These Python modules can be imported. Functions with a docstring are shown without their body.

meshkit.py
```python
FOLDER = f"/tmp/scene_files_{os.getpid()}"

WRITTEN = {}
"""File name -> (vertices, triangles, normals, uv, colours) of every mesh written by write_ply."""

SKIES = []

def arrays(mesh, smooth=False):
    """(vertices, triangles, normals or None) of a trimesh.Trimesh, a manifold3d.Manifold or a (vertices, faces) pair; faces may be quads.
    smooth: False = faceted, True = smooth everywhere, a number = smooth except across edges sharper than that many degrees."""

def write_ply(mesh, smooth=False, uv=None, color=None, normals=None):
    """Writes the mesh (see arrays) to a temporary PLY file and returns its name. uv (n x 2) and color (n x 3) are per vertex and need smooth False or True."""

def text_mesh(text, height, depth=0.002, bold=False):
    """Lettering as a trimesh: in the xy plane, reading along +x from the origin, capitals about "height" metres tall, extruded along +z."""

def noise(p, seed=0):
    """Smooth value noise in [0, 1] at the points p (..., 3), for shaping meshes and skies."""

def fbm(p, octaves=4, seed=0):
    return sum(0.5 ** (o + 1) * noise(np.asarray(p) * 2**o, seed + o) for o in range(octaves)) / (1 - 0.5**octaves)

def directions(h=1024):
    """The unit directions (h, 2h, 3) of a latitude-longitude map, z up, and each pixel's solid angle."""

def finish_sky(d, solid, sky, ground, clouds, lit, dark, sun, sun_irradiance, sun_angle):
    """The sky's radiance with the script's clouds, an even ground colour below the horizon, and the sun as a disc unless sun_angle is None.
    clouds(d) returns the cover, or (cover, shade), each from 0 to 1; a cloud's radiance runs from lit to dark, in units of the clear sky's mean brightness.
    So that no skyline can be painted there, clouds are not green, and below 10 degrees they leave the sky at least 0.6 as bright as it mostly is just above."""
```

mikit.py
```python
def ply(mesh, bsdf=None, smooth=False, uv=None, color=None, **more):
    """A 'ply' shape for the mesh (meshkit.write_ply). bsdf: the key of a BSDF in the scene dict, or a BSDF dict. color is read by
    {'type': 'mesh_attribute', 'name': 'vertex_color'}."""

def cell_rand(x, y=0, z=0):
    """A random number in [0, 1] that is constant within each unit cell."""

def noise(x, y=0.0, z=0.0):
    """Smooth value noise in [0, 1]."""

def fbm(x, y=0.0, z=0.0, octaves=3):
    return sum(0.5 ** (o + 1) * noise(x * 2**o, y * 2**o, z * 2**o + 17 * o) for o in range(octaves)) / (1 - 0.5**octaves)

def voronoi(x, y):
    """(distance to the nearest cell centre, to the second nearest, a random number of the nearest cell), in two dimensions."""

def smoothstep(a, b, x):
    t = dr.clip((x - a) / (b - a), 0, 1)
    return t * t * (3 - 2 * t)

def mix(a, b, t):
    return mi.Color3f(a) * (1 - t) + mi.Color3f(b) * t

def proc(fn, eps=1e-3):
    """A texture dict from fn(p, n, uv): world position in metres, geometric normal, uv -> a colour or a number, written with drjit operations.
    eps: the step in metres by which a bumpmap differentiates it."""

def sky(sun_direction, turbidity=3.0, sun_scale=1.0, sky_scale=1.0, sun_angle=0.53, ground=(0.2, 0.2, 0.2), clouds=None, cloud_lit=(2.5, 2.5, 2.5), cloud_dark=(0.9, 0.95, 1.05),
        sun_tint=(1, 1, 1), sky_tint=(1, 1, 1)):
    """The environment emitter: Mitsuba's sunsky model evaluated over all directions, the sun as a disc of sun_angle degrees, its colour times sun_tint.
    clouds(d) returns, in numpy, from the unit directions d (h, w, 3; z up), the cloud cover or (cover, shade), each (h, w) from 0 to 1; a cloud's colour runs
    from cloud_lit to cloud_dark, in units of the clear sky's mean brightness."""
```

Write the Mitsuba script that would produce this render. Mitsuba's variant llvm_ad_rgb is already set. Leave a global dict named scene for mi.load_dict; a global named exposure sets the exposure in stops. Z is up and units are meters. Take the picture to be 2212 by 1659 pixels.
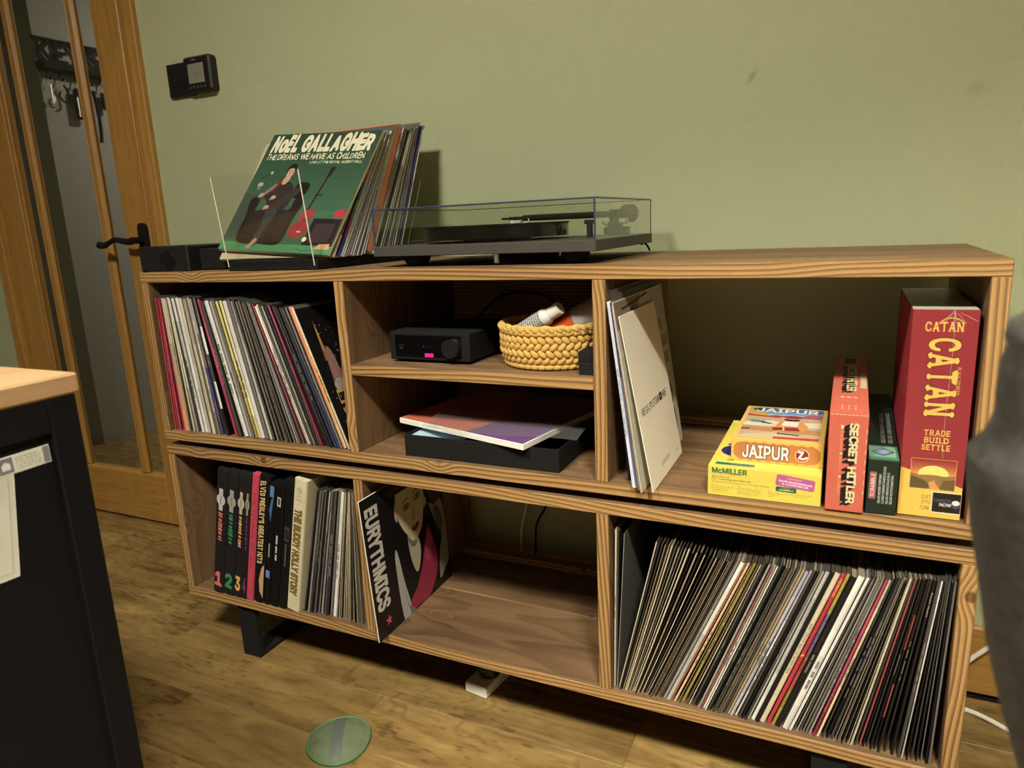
import math, random
import numpy as np
import trimesh, shapely, manifold3d
from shapely import affinity
import drjit as dr
import mitsuba as mi
import mikit, meshkit
from mikit import proc, noise, fbm, voronoi, smoothstep, mix, cell_rand

scene, labels = {}, {}
T = mi.ScalarTransform4f
rnd = random.Random(7)
PI = math.pi
# ------------------------------------------------------------------ camera, lamps, exposure
CAM = np.array([1.4666441, -1.10901051, 1.01657411])
R_ = np.array([0.9039895, 0.42532433, -0.04361416])
U_ = np.array([-0.05550815, 0.21789509, 0.97439241])
F_ = np.array([-0.42393611, 0.87841957, -0.22058384])
scene['camera'] = {'type': 'thinlens', 'fov': 71.8451574905489, 'fov_axis': 'x', 'aperture_radius': 0.0022, 'focus_distance': 1.42, 'near_clip': 0.02,
                   'to_world': T().look_at(origin=CAM.tolist(), target=(CAM + F_).tolist(), up=U_.tolist())}
exposure = 1.1
LAMPS = [(1.88, -1.42, 215.0, 0.20, 0.21), (0.72, -1.50, 92.0, 0.20, 0), (-1.15, 1.9, 200.0, 0.062, 0)]
LAMP_COL = np.array([1.0, 0.94, 0.78])
CEIL = 2.42

# ------------------------------------------------------------------ helpers
def lin(c):
    c = np.asarray(c, float) / 255.0
    return np.where(c <= 0.04045, c / 12.92, ((c + 0.055) / 1.055) ** 2.4)

def rgb(c):
    return {'type': 'rgb', 'value': [float(x) for x in lin(c)]}

def L3(c):
    return [float(x) for x in lin(c)]

def LC(c):
    """printed ink on card: a little duller than the pure colour"""
    v = lin(c)
    g = float(v @ [0.3, 0.55, 0.15])
    return [float(x) for x in (0.86 * v + 0.14 * g) * 0.80]


def pr_(col, rough=0.5, metal=0.0, **k):
    return {'type': 'twosided', 'b': {'type': 'principled', 'base_color': col if isinstance(col, dict) else rgb(col), 'roughness': rough, 'metallic': metal, **k}}

VC = {'type': 'mesh_attribute', 'name': 'vertex_color'}
scene['m_card'] = pr_(VC, 0.6, specular=0.25)
scene['m_gloss'] = pr_(VC, 0.32, specular=0.5, clearcoat=0.9, clearcoat_gloss=0.85)
scene['m_print'] = pr_(VC, 0.42, specular=0.4)
scene['m_black'] = pr_((21, 21, 22), 0.45)
scene['m_black_matt'] = pr_((24, 23, 23), 0.8, specular=0.2)
scene['m_black_gloss'] = pr_((10, 10, 11), 0.12, specular=0.6)
scene['m_grey_plastic'] = pr_((62, 60, 56), 0.55)
scene['m_chrome'] = {'type': 'twosided', 'b': {'type': 'roughconductor', 'material': 'Al', 'alpha': 0.18}}
scene['m_white'] = pr_((222, 220, 212), 0.4)
scene['m_paper'] = pr_((236, 232, 222), 0.6, specular=0.2)
scene['m_acrylic'] = {'type': 'thindielectric', 'int_ior': 1.35, 'specular_transmittance': {'type': 'rgb', 'value': [0.93, 0.95, 0.93]}}
scene['m_cover'] = {'type': 'thindielectric', 'int_ior': 1.42, 'specular_transmittance': {'type': 'rgb', 'value': [0.85, 0.87, 0.82]}}
scene['m_glass'] = {'type': 'thindielectric', 'int_ior': 1.45, 'specular_transmittance': {'type': 'rgb', 'value': [0.85, 0.86, 0.84]}}
scene['m_edge'] = pr_((206, 208, 186), 0.35)
scene['m_cover_edge'] = pr_((58, 62, 92), 0.25)
scene['m_film'] = {'type': 'principledthin', 'base_color': rgb((150, 150, 146)), 'roughness': 0.25, 'spec_trans': 0.6, 'diff_trans': 0.6, 'eta': 1.4}
scene['m_room'] = pr_((128, 122, 108), 0.9, specular=0.1)
scene['m_plaster'] = pr_((170, 164, 150), 0.9, specular=0.1)
scene['m_fabric'] = pr_(proc(lambda p, n, uv: mix(L3((46, 44, 42)), L3((68, 65, 62)), fbm(p.x * 160, p.y * 160, p.z * 160, 2))), 0.95, specular=0.05, sheen=0.6)
scene['m_cotton'] = pr_(proc(lambda p, n, uv: mix(L3((184, 148, 78)), L3((208, 174, 104)), fbm(p.x * 260, p.y * 260, p.z * 260, 2))), 0.85, specular=0.1, sheen=0.3)
scene['m_cabinet'] = pr_((12, 12, 16), 0.6, specular=0.15)


def wall_paint(p, n, uv):
    base = mix(L3((171, 177, 142)), L3((178, 184, 149)), fbm(p.x * 3, p.z * 3, 1.0, 3))
    fine = noise(p.x * 420, p.z * 420, p.y * 420)
    base = base * (0.97 + 0.06 * fine)
    # two old scuffs on the paint
    a, b = p.x - 1.264, p.z - 1.288
    d = dr.sqrt(dr.square(a * 0.9 - b * 0.5) * 4.5 + dr.square(b * 0.9 + a * 0.4) * 1.2)
    s = 1 - smoothstep(0.004, 0.022, d + 0.008 * (noise(p.x * 120, p.z * 120) - 0.5))
    d2 = dr.sqrt(dr.square(p.x - 1.655) * 0.8 + dr.square(p.z - 1.22) * 1.5)
    s2 = 1 - smoothstep(0.004, 0.024, d2)
    return base * (1 - 0.3 * s - 0.10 * s2)


scene['m_wall'] = pr_(proc(wall_paint), 0.75, specular=0.25)


def wood(axis, face_l, face_d, edge_l, edge_d):
    """stained pine: growth rings about a pith that runs along the axis, bent round knots; uv = (seed, board centre across)."""
    def fn(p, n, uv):
        s = uv.x * 37.0
        if axis == 'x':
            a, b, c = p.x, p.y, p.z
        else:
            a, b, c = p.z, p.y, p.x
        c = c - uv.y
        a = a + s
        b = b + s * 0.37
        bb = b + 0.05 * (noise(a * 1.3, s) - 0.5) + 0.008 * (noise(a * 5, b * 9, s) - 0.5)
        cc = c + 0.045 * (noise(a * 1.5, s + 5) - 0.5) + 0.004 * (noise(a * 9, b * 30, c * 30 + s) - 0.5)
        # knots: one perhaps in each cell
        ca, cb = dr.floor(a / 0.24), dr.floor(b / 0.13)
        ka = (ca + 0.25 + 0.5 * cell_rand(ca, cb, 11)) * 0.24
        kb = (cb + cell_rand(ca, cb, 12)) * 0.13
        on = dr.select(cell_rand(ca, cb, 13) < 0.6, 1.0, 0.0)
        d2 = dr.square((a - ka) / 1.5) + dr.square(b - kb) + dr.square(c - 0.004) * 0.5
        push = on * 0.014 * dr.exp(-d2 / 0.00035)
        core = on * dr.exp(-d2 / 0.00003)
        b0 = dr.floor(b / 0.10) * 0.10 + 0.05 + 0.03 * (cell_rand(dr.floor(s * 3), 1, 2) - 0.5)
        r = dr.sqrt(dr.square(bb - b0) * 0.35 + dr.square(cc + 0.045)) + push
        t = r / 0.0078 + 1.3 * noise(a * 2.2, b * 14, s) + 0.25 * noise(a * 9, b * 60, c * 60 + s)
        t = t - dr.floor(t)
        late = smoothstep(0.25, 0.85, t) * (1 - smoothstep(0.9, 1.0, t))
        fibre = noise(a * 22, b * 700, c * 700)
        big = noise(a * 2.1, b * 16, s + 3)
        edge = smoothstep(0.5, 0.9, dr.abs(n.y))
        k = dr.clip(late * (0.26 + 0.40 * edge) + 0.16 * fibre + 0.62 * big * (1 - 0.55 * edge) + 0.25 * fbm(a * 4, b * 90, c * 90 + s, 2) * (1 - edge) - 0.12, 0, 1)
        col = mix(mix(L3(face_l), L3(face_d), k), mix(L3(edge_l), L3(edge_d), k), edge)
        ring = on * smoothstep(0.15, 0.5, core) 
        return mix(col, L3((74, 46, 26)), dr.clip(ring * 0.75, 0, 1))
    return fn


FL, FD, EL, ED = (130, 102, 72), (74, 54, 37), (176, 138, 88), (80, 54, 29)
scene['m_wood_x'] = pr_(proc(wood('x', FL, FD, EL, ED)), 0.55, specular=0.35)
scene['m_wood_z'] = pr_(proc(wood('z', FL, FD, EL, ED)), 0.55, specular=0.35)


def oak(axis):
    def fn(p, n, uv):
        a, b, c = (p.z, p.x, p.y) if axis == 'z' else (p.x, p.z, p.y) if axis == 'x' else (p.y, p.x, p.z)
        s = uv.x * 9.0
        g = fbm(a * 2.5 + s, b * 110, c * 110, 3)
        pore = smoothstep(0.62, 0.8, noise(a * 14, b * 520, c * 520 + s))
        big = noise(a * 0.9, b * 9 + s, c * 9)
        col = mix(L3((190, 146, 78)), L3((152, 108, 50)), dr.clip(0.75 * g + 0.35 * big, 0, 1))
        return col * (1 - 0.22 * pore)
    return fn


scene['m_oak_z'] = pr_(proc(oak('z')), 0.42, specular=0.4)
scene['m_oak_x'] = pr_(proc(oak('x')), 0.42, specular=0.4)


def top_oak(p, n, uv):
    g = fbm(p.y * 5, p.x * 90, p.z * 90, 3)
    pl = cell_rand(dr.floor(p.x / 0.09), dr.floor(p.y / 0.6))
    return mix(L3((168, 138, 104)), L3((140, 110, 76)), dr.clip(0.7 * g + 0.3 * pl, 0, 1))


scene['m_worktop'] = pr_(proc(top_oak), 0.45)


def floor_oak(p, n, uv):
    s = uv.x * 53.0
    a, b = p.x + s, p.y + 0.31 * s
    w = 0.02 * (fbm(a * 3, b * 7, s, 3) - 0.5)
    # cathedral arcs and long streaks
    r = dr.sqrt(dr.square((a - dr.floor(a / 0.9) * 0.9 - 0.45) * 0.16) + dr.square(b * 1.0 - dr.floor(b / 0.22) * 0.22 - 0.11)) + w
    arcs = noise(r * 130, s, a * 1.2)
    streak = fbm(a * 3.2, b * 75, s, 3)
    blotch = fbm(a * 9, b * 24, s + 2, 3)
    fine = fbm(a * 40 + 3 * noise(a * 7, b * 20, s), b * 150, s + 9, 3)
    chatter = smoothstep(0.5, 0.78, fine) * (0.35 + 0.65 * smoothstep(0.35, 0.65, fbm(a * 5, b * 12, s, 2)))
    crack = smoothstep(0.64, 0.76, fbm(a * 24, b * 70, s + 19, 2)) * smoothstep(0.52, 0.66, fbm(a * 4, b * 10, s + 6, 2))
    ripple = smoothstep(0.55, 0.9, noise(a * 60 + 9 * noise(a * 8, b * 26, s), b * 20, s)) * smoothstep(0.45, 0.7, noise(a * 2.6, b * 9, s + 4))
    tone = 0.66 + 0.16 * uv.y
    col = mix(L3((188, 156, 96)), L3((108, 82, 44)), dr.clip(0.36 * arcs + 0.45 * streak + 0.8 * blotch - 0.25, 0, 1))
    return col * tone * (1 - 0.5 * chatter) * (1 - 0.4 * crack) * (1 - 0.28 * ripple)


scene['m_floor'] = pr_(proc(floor_oak), 0.5, specular=0.35)


def unique(name):
    if name not in used_names:
        used_names[name] = 0
        return name
    used_names[name] += 1
    return f'{name}_{used_names[name]:03d}'


used_names = {}


def obj(name, mesh, mat, parent=None, smooth=False, color=None, uv=None, **more):
    key = unique((parent + '__' if parent else '') + name)
    if isinstance(mesh, tuple) and len(mesh) == 3:
        mesh, color = (mesh[0], mesh[1]), mesh[2]
    if uv is not None or color is not None:
        v, f, _ = meshkit.arrays(mesh, False)
        mesh = trimesh.Trimesh(v, f, process=False)
        if uv is not None:
            uv = np.tile(np.asarray(uv, float), (len(v), 1))
        if color is not None:
            color = np.asarray(color, float)
            if color.ndim == 1:
                color = np.tile(color, (len(v), 1))
        if smooth not in (False, True):
            smooth = False
    scene[key] = mikit.ply(mesh, mat, smooth=smooth, uv=uv, color=color, **more)
    return key


def thing(name, label, cat, group=None):
    key = unique(name)
    labels[key] = {'label': label, 'category': cat}
    if group:
        labels[key]['group'] = group
    return key


def tag(key, label, cat, group=None):
    labels[key] = {'label': label, 'category': cat}
    if group:
        labels[key]['group'] = group
    return key


def struct(name, label):
    used_names.setdefault(name, 0)
    labels[name] = {'label': label, 'kind': 'structure'}
    return name


def cat(*ms):
    return trimesh.util.concatenate([m if isinstance(m, trimesh.Trimesh) else trimesh.Trimesh(*m, process=False) for m in ms])


def cb(x0, x1, y0, y1, z0, z1, c=0.001):
    """box with chamfered edges"""
    x0, x1, y0, y1, z0, z1 = min(x0, x1), max(x0, x1), min(y0, y1), max(y0, y1), min(z0, z1), max(z0, z1)
    if c <= 0:
        m = trimesh.creation.box((x1 - x0, y1 - y0, z1 - z0))
        m.apply_translation(((x0 + x1) / 2, (y0 + y1) / 2, (z0 + z1) / 2))
        return m
    c = min(c, (x1 - x0) / 2.2, (y1 - y0) / 2.2, (z1 - z0) / 2.2)
    pts = []
    for X, sx in ((x0, 1), (x1, -1)):
        for Y, sy in ((y0, 1), (y1, -1)):
            for Z, sz in ((z0, 1), (z1, -1)):
                pts += [(X, Y + sy * c, Z + sz * c), (X + sx * c, Y, Z + sz * c), (X + sx * c, Y + sy * c, Z)]
    return trimesh.convex.convex_hull(np.array(pts))


def rbox(x0, x1, y0, y1, z0, z1, r, n=3):
    """box rounded about its vertical edges"""
    s = shapely.box(x0 + r, y0 + r, x1 - r, y1 - r).buffer(r, quad_segs=n)
    m = trimesh.creation.extrude_polygon(s, z1 - z0, engine='earcut')
    m.apply_translation((0, 0, z0))
    return m


def frame(o, X, Y, Z):
    M = np.eye(4)
    M[:3, 0], M[:3, 1], M[:3, 2], M[:3, 3] = X, Y, Z, o
    return M


def moved(m, M):
    if isinstance(m, tuple):
        v = np.asarray(m[0]) @ M[:3, :3].T + M[:3, 3]
        return (v, *m[1:])
    m = m.copy()
    m.apply_transform(M)
    return m


def tube(pts, r, n=10, closed=False):
    p = np.asarray(pts, float)
    t = np.gradient(p, axis=0)
    t /= np.linalg.norm(t, axis=1, keepdims=True) + 1e-12
    a = np.cross(t[0], [0, 0, 1.0] if abs(t[0][2]) < 0.9 else [1.0, 0, 0])
    a /= np.linalg.norm(a)
    A = []
    for i in range(len(p)):
        a = a - t[i] * (a @ t[i])
        a /= np.linalg.norm(a)
        A.append(a)
    A = np.array(A)
    B = np.cross(t, A)
    ang = np.arange(n) * 2 * PI / n
    rr = np.broadcast_to(r, (len(p),))
    v = p[:, None] + rr[:, None, None] * (np.cos(ang)[None, :, None] * A[:, None] + np.sin(ang)[None, :, None] * B[:, None])
    i, j = np.meshgrid(np.arange(len(p) - 1), np.arange(n), indexing='ij')
    q = np.stack([i * n + j, i * n + (j + 1) % n, (i + 1) * n + (j + 1) % n, (i + 1) * n + j], -1).reshape(-1, 4)
    f = np.vstack([q[:, [0, 1, 2]], q[:, [0, 2, 3]]])
    V = np.vstack([v.reshape(-1, 3), p[0], p[-1]])
    k0, k1 = len(V) - 2, len(V) - 1
    caps = [[k0, (j + 1) % n, j] for j in range(n)] + [[k1, (len(p) - 1) * n + j, (len(p) - 1) * n + (j + 1) % n] for j in range(n)]
    return trimesh.Trimesh(V, np.vstack([f, caps]), process=False)


def spline(pts, k=12):
    from scipy.interpolate import CubicSpline
    p = np.asarray(pts, float)
    s = np.r_[0, np.cumsum(np.linalg.norm(np.diff(p, axis=0), axis=1))]
    return CubicSpline(s, p)(np.linspace(0, s[-1], k))


def lathe(profile, n=40):
    return trimesh.creation.revolve(np.asarray(profile, float), sections=n)


# ------------------------------------------------------------------ flat print: coloured shapes in a plane, cut out of each other so that nothing overlaps
_glyphs = {}


def glyph(s, bold=False):
    k = (s, bold)
    if k not in _glyphs:
        m = meshkit.text_mesh(s, 1.0, 0.1, bold)
        v, f = np.array(m.vertices), np.array(m.faces)
        top = np.all(v[f][:, :, 2] > 0.05, axis=1)
        tri = [shapely.Polygon(t[:, :2]) for t in v[f[top]]]
        _glyphs[k] = shapely.union_all([t for t in tri if t.area > 1e-9]).buffer(0.002)
    return _glyphs[k]


def text_shape(s, bold=False, serif=False, jitter=0.0, seed=1, gap=0.0, fat=0.0):
    """outline of s with capitals 1 tall, its left at 0"""
    if not (serif or jitter or gap):
        g = glyph(s, bold)
        g = g.buffer(fat) if fat else g
        return affinity.translate(g, -g.bounds[0], 0)
    rr, x, out = random.Random(seed), 0.0, []
    for ch in s:
        if ch == ' ':
            x += 0.42
            continue
        g = glyph(ch, bold)
        if serif:
            for yb in (0.0, 0.93):
                cut = g.intersection(shapely.box(-1, yb + 0.01, 4, yb + 0.06))
                for c in getattr(cut, 'geoms', [cut]):
                    if c.is_empty or c.bounds[2] - c.bounds[0] > 0.34 and ch not in 'TEL':
                        continue
                    a, b = c.bounds[0], c.bounds[2]
                    g = g.union(shapely.box(a - 0.09, yb, b + 0.09, yb + 0.07))
        if fat:
            g = g.buffer(fat)
        b = g.bounds
        g = affinity.translate(g, -b[0], 0)
        w = b[2] - b[0]
        if jitter:
            g = affinity.scale(g, 1 + jitter * rr.uniform(-1, 1), 1 + jitter * rr.uniform(-1, 1), origin=(0, 0))
            g = affinity.rotate(g, 60 * jitter * rr.uniform(-1, 1), origin='center')
        out.append(affinity.translate(g, x, 0))
        x += w + 0.09 + gap
    return shapely.union_all(out)


def polys(g):
    return shapely.MultiPolygon([q for q in getattr(g, 'geoms', [g]) if q.geom_type == 'Polygon' and not q.is_empty])


class Print:
    def __init__(self):
        self.layers = []

    def add(self, shape, col):
        self.layers.append((shape, LC(col)))
        return self

    def rect(self, x0, y0, x1, y1, col, r=0.0, rot=0.0):
        s = shapely.box(min(x0, x1) + r, min(y0, y1) + r, max(x0, x1) - r, max(y0, y1) - r)
        if r:
            s = s.buffer(r, quad_segs=4)
        if rot:
            s = affinity.rotate(s, rot)
        return self.add(s, col)

    def poly(self, pts, col):
        return self.add(shapely.Polygon(pts).buffer(0), col)

    def ell(self, cx, cy, rx, ry, col, rot=0.0):
        s = affinity.scale(shapely.Point(0, 0).buffer(1, quad_segs=8), rx, ry)
        return self.add(affinity.translate(affinity.rotate(s, rot), cx, cy), col)

    def blob(self, pts, col, k=8):
        """a smooth closed outline through pts"""
        p = np.asarray(pts, float)
        n = len(p)
        out = []
        for i in range(n):
            a, b, c, d = p[(i - 1) % n], p[i], p[(i + 1) % n], p[(i + 2) % n]
            for f in np.arange(k) / k:
                out.append(0.5 * (2 * b + (c - a) * f + (2 * a - 5 * b + 4 * c - d) * f * f + (3 * b - a - 3 * c + d) * f ** 3))
        return self.add(shapely.Polygon(out).buffer(0), col)

    def line(self, pts, w, col):
        return self.add(shapely.LineString(pts).buffer(w / 2, quad_segs=2), col)

    def text(self, s, x, y, w, h, col, rot=0.0, slant=0.0, outline=0.0, ocol=None, shadow=None, anchor='l', **k):
        """text fitted into w by h with its lower left at x, y (before rot about x, y)"""
        g = text_shape(s, **k)
        b = g.bounds
        sy = h
        sx = w / (b[2] - b[0]) if w else h
        g = affinity.affine_transform(g, [sx, slant * sy, 0, sy, -b[0] * sx, 0])
        if anchor == 'c':
            g = affinity.translate(g, -(g.bounds[2] - g.bounds[0]) / 2, 0)
        if rot:
            g = affinity.rotate(g, rot, origin=(0, 0))
        g = affinity.translate(g, x, y)
        if shadow:
            dx, dy, sc, steps = shadow
            self.add(shapely.union_all([affinity.translate(g, dx * i / steps, dy * i / steps) for i in range(steps + 1)]).buffer(outline), sc)
        if outline and ocol is not None:
            self.add(g.buffer(outline), ocol)
        return self.add(g, col)

    def mesh(self, o, ux, uy, lift=0.0003):
        o, ux, uy = (np.asarray(a, float) for a in (o, ux, uy))
        n = np.cross(ux, uy)
        n /= np.linalg.norm(n)
        V, F, C, at, above = [], [], [], 0, shapely.Polygon()
        for s, col in reversed(self.layers):
            s = polys(shapely.set_precision(s if s.is_valid else s.buffer(0), 1e-6))
            vis = polys(shapely.difference(s, above, grid_size=1e-6))
            above = polys(shapely.union(above, s, grid_size=1e-6))
            for g in getattr(vis, 'geoms', [vis]):
                if g.geom_type != 'Polygon' or g.area < 1e-8:
                    continue
                v, f = trimesh.creation.triangulate_polygon(g.simplify(0.00004), engine='earcut')
                if not len(f):
                    continue
                V.append(o + v[:, :1] * ux + v[:, 1:2] * uy + n * lift)
                F.append(f + at)
                C.append(np.tile(col, (len(v), 1)))
                at += len(v)
        return np.vstack(V), np.vstack(F), np.vstack(C)


ux3, uy3, uz3 = np.eye(3)

# ------------------------------------------------------------------ lamps in the ceiling
for i, (lx, ly, pw, lr, sh) in enumerate(LAMPS):
    k = thing('ceiling_downlight', f'round warm lamp flush in the ceiling, {["with a deep black shade", "above the middle of the room", "in the hallway behind the door"][i]}', 'ceiling lamp')
    obj('trim_ring', moved(lathe([(lr, 0), (lr + 0.013, 0), (lr + 0.016, 0.006), (lr, 0.006), (lr, 0)]), frame((lx, ly, CEIL - 0.006), ux3, uy3, uz3)), 'm_white', k, smooth=40)
    if sh:
        obj('shade', moved(trimesh.creation.annulus(lr + 0.002, lr + 0.006, sh, sections=40), frame((lx, ly, CEIL - sh / 2 - 0.006), ux3, uy3, uz3)), 'm_black_matt', k)
    scene[k + '__lens'] = {'type': 'disk', 'to_world': T().translate([lx, ly, CEIL - 0.004]).rotate([1, 0, 0], 180).scale(lr), 'bsdf': {'type': 'ref', 'id': 'm_white'},
                           'emitter': {'type': 'area', 'radiance': {'type': 'rgb', 'value': (LAMP_COL * pw).tolist()}}}

# ------------------------------------------------------------------ the room
XL, XR, YB, YW = -2.1, 3.3, -3.6, 0.50
struct('wall_back', 'sage green painted wall behind the shelving')
obj('wall_back', cat(cb(-0.54, XR, YW, YW + 0.12, 0, CEIL, 0), cb(XL, -1.375, YW, YW + 0.12, 0, CEIL, 0), cb(-1.375, -0.54, YW, YW + 0.12, 2.06, CEIL, 0)), 'm_wall')
used_names['wall_back'] = 0
scene['wall_back'] = scene.pop('wall_back_001') if 'wall_back_001' in scene else scene['wall_back']
for nm, b in (('wall_left', (XL - 0.1, XL, YB, YW + 0.12, 0, CEIL)), ('wall_right', (XR, XR + 0.1, YB, YW + 0.12, 0, CEIL)), ('wall_front', (XL, XR, YB - 0.1, YB, 0, CEIL)),
              ('ceiling', (XL - 0.1, XR + 0.1, YB - 0.1, YW + 0.12, CEIL, CEIL + 0.1))):
    struct(nm, {'wall_left': 'plain wall on the left of the room', 'wall_right': 'plain wall on the right of the room', 'wall_front': 'plain wall behind the viewer', 'ceiling': 'white ceiling'}[nm])
    scene[nm] = mikit.ply(cb(*b, 0), 'm_plaster' if nm == 'ceiling' else 'm_room')
struct('floor', 'oak plank floor')
frnd = random.Random(3)
scene['floor'] = mikit.ply(cb(XL - 0.1, XR + 0.1, YB - 0.1, YW + 0.12, -0.05, -0.0065, 0), 'm_black_matt')
row = 0
y = 0.005 - 0.155 * 20
while y < 3.2:
    rowi = round((y - 0.005) / 0.155)
    off = {-1: 0.577, 0: -0.073, -2: 0.16, -3: 0.95}.get(rowi, frnd.uniform(0, 1.2))
    x1 = XR if y < 0.45 else -0.45
    x0 = XL if y < 0.45 else -3.2
    js = [x0] + [j for j in np.arange(off - 6, x1, 1.2) if x0 < j < x1] + [x1]
    for a, b in zip(js[:-1], js[1:]):
        if y < 0.45 or True:
            obj('plank', cb(a, b, y, y + 0.155, -0.006, 0.0, 0.0016), 'm_floor', 'floor', uv=(frnd.random(), frnd.random()))
    y += 0.155
# skirting behind the shelving
struct('baseboard_back', 'oak skirting board along the green wall')
bm_ = cb(-0.48, XR, YW - 0.015, YW, 0, 0.155, 0.004)
scene['baseboard_back'] = mikit.ply(bm_, 'm_oak_x', uv=np.tile((0.55, 0.0), (len(bm_.vertices), 1)))

# hall behind the glazed door
struct('wall_hall', 'grey hallway wall behind the glazed door')
scene['m_hall'] = pr_((150, 148, 140), 0.85, specular=0.1)
scene['wall_hall'] = mikit.ply(cat(cb(-3.2, -1.97, 1.14, 3.2, 0, CEIL, 0), cb(-3.2, -0.4, 3.2, 3.3, 0, CEIL, 0), cb(-0.5, -0.4, 0.62, 3.2, 0, CEIL, 0), cb(-3.3, -3.2, 0.62, 3.2, 0, CEIL, 0), cb(-3.2, XL - 0.1, 0.5, 0.62, 0, CEIL, 0)), 'm_hall')
struct('ceiling_hall', 'hallway ceiling')
scene['ceiling_hall'] = mikit.ply(cb(-3.3, -0.4, 0.62, 3.3, CEIL, CEIL + 0.1, 0), 'm_plaster')

# ------------------------------------------------------------------ door
DX0, DX1, DY = -1.345, -0.583, 0.506
struct('door_1', 'glazed oak door with three tall panes')
RB, RT = 0.190, 1.9          # glass bottom, top
def dbox(name, x0, x1, z0, z1, mat, c=0.003, y0=DY, y1=DY + 0.04, **k):
    return obj(name, cb(x0, x1, y0, y1, z0, z1, c), mat, 'door_1', uv=(frnd.random(), 0), **k)
dbox('stile', DX1 - 0.12, DX1, 0.01, 2.02, 'm_oak_z')
dbox('stile', DX0, DX0 + 0.11, 0.01, 2.02, 'm_oak_z')
dbox('rail', DX0 + 0.11, DX1 - 0.12, 0.01, RB, 'm_oak_x')
dbox('rail', DX0 + 0.11, DX1 - 0.12, RT, 2.02, 'm_oak_x')
dbox('glazing_bar', -0.830, -0.799, RB, RT, 'm_oak_z', 0.006, DY + 0.006, DY + 0.034)
dbox('glazing_bar', -1.155, -1.124, RB, RT, 'm_oak_z', 0.006, DY + 0.006, DY + 0.034)
for x0, x1 in ((DX0 + 0.11, -1.155), (-1.124, -0.830), (-0.799, DX1 - 0.12)):
    obj('pane', (np.array([(x0, DY + 0.02, RB), (x1, DY + 0.02, RB), (x1, DY + 0.02, RT), (x0, DY + 0.02, RT)]), np.array([[0, 1, 2], [0, 2, 3]])), 'm_glass', 'door_1')
    for e0, e1 in ((x0, x0 + 0.006), (x1 - 0.006, x1)):
        dbox('glazing_bead', e0, e1, RB, RT, 'm_oak_z', 0.003, DY + 0.010, DY + 0.019)
h = 'door_1__handle'
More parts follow.
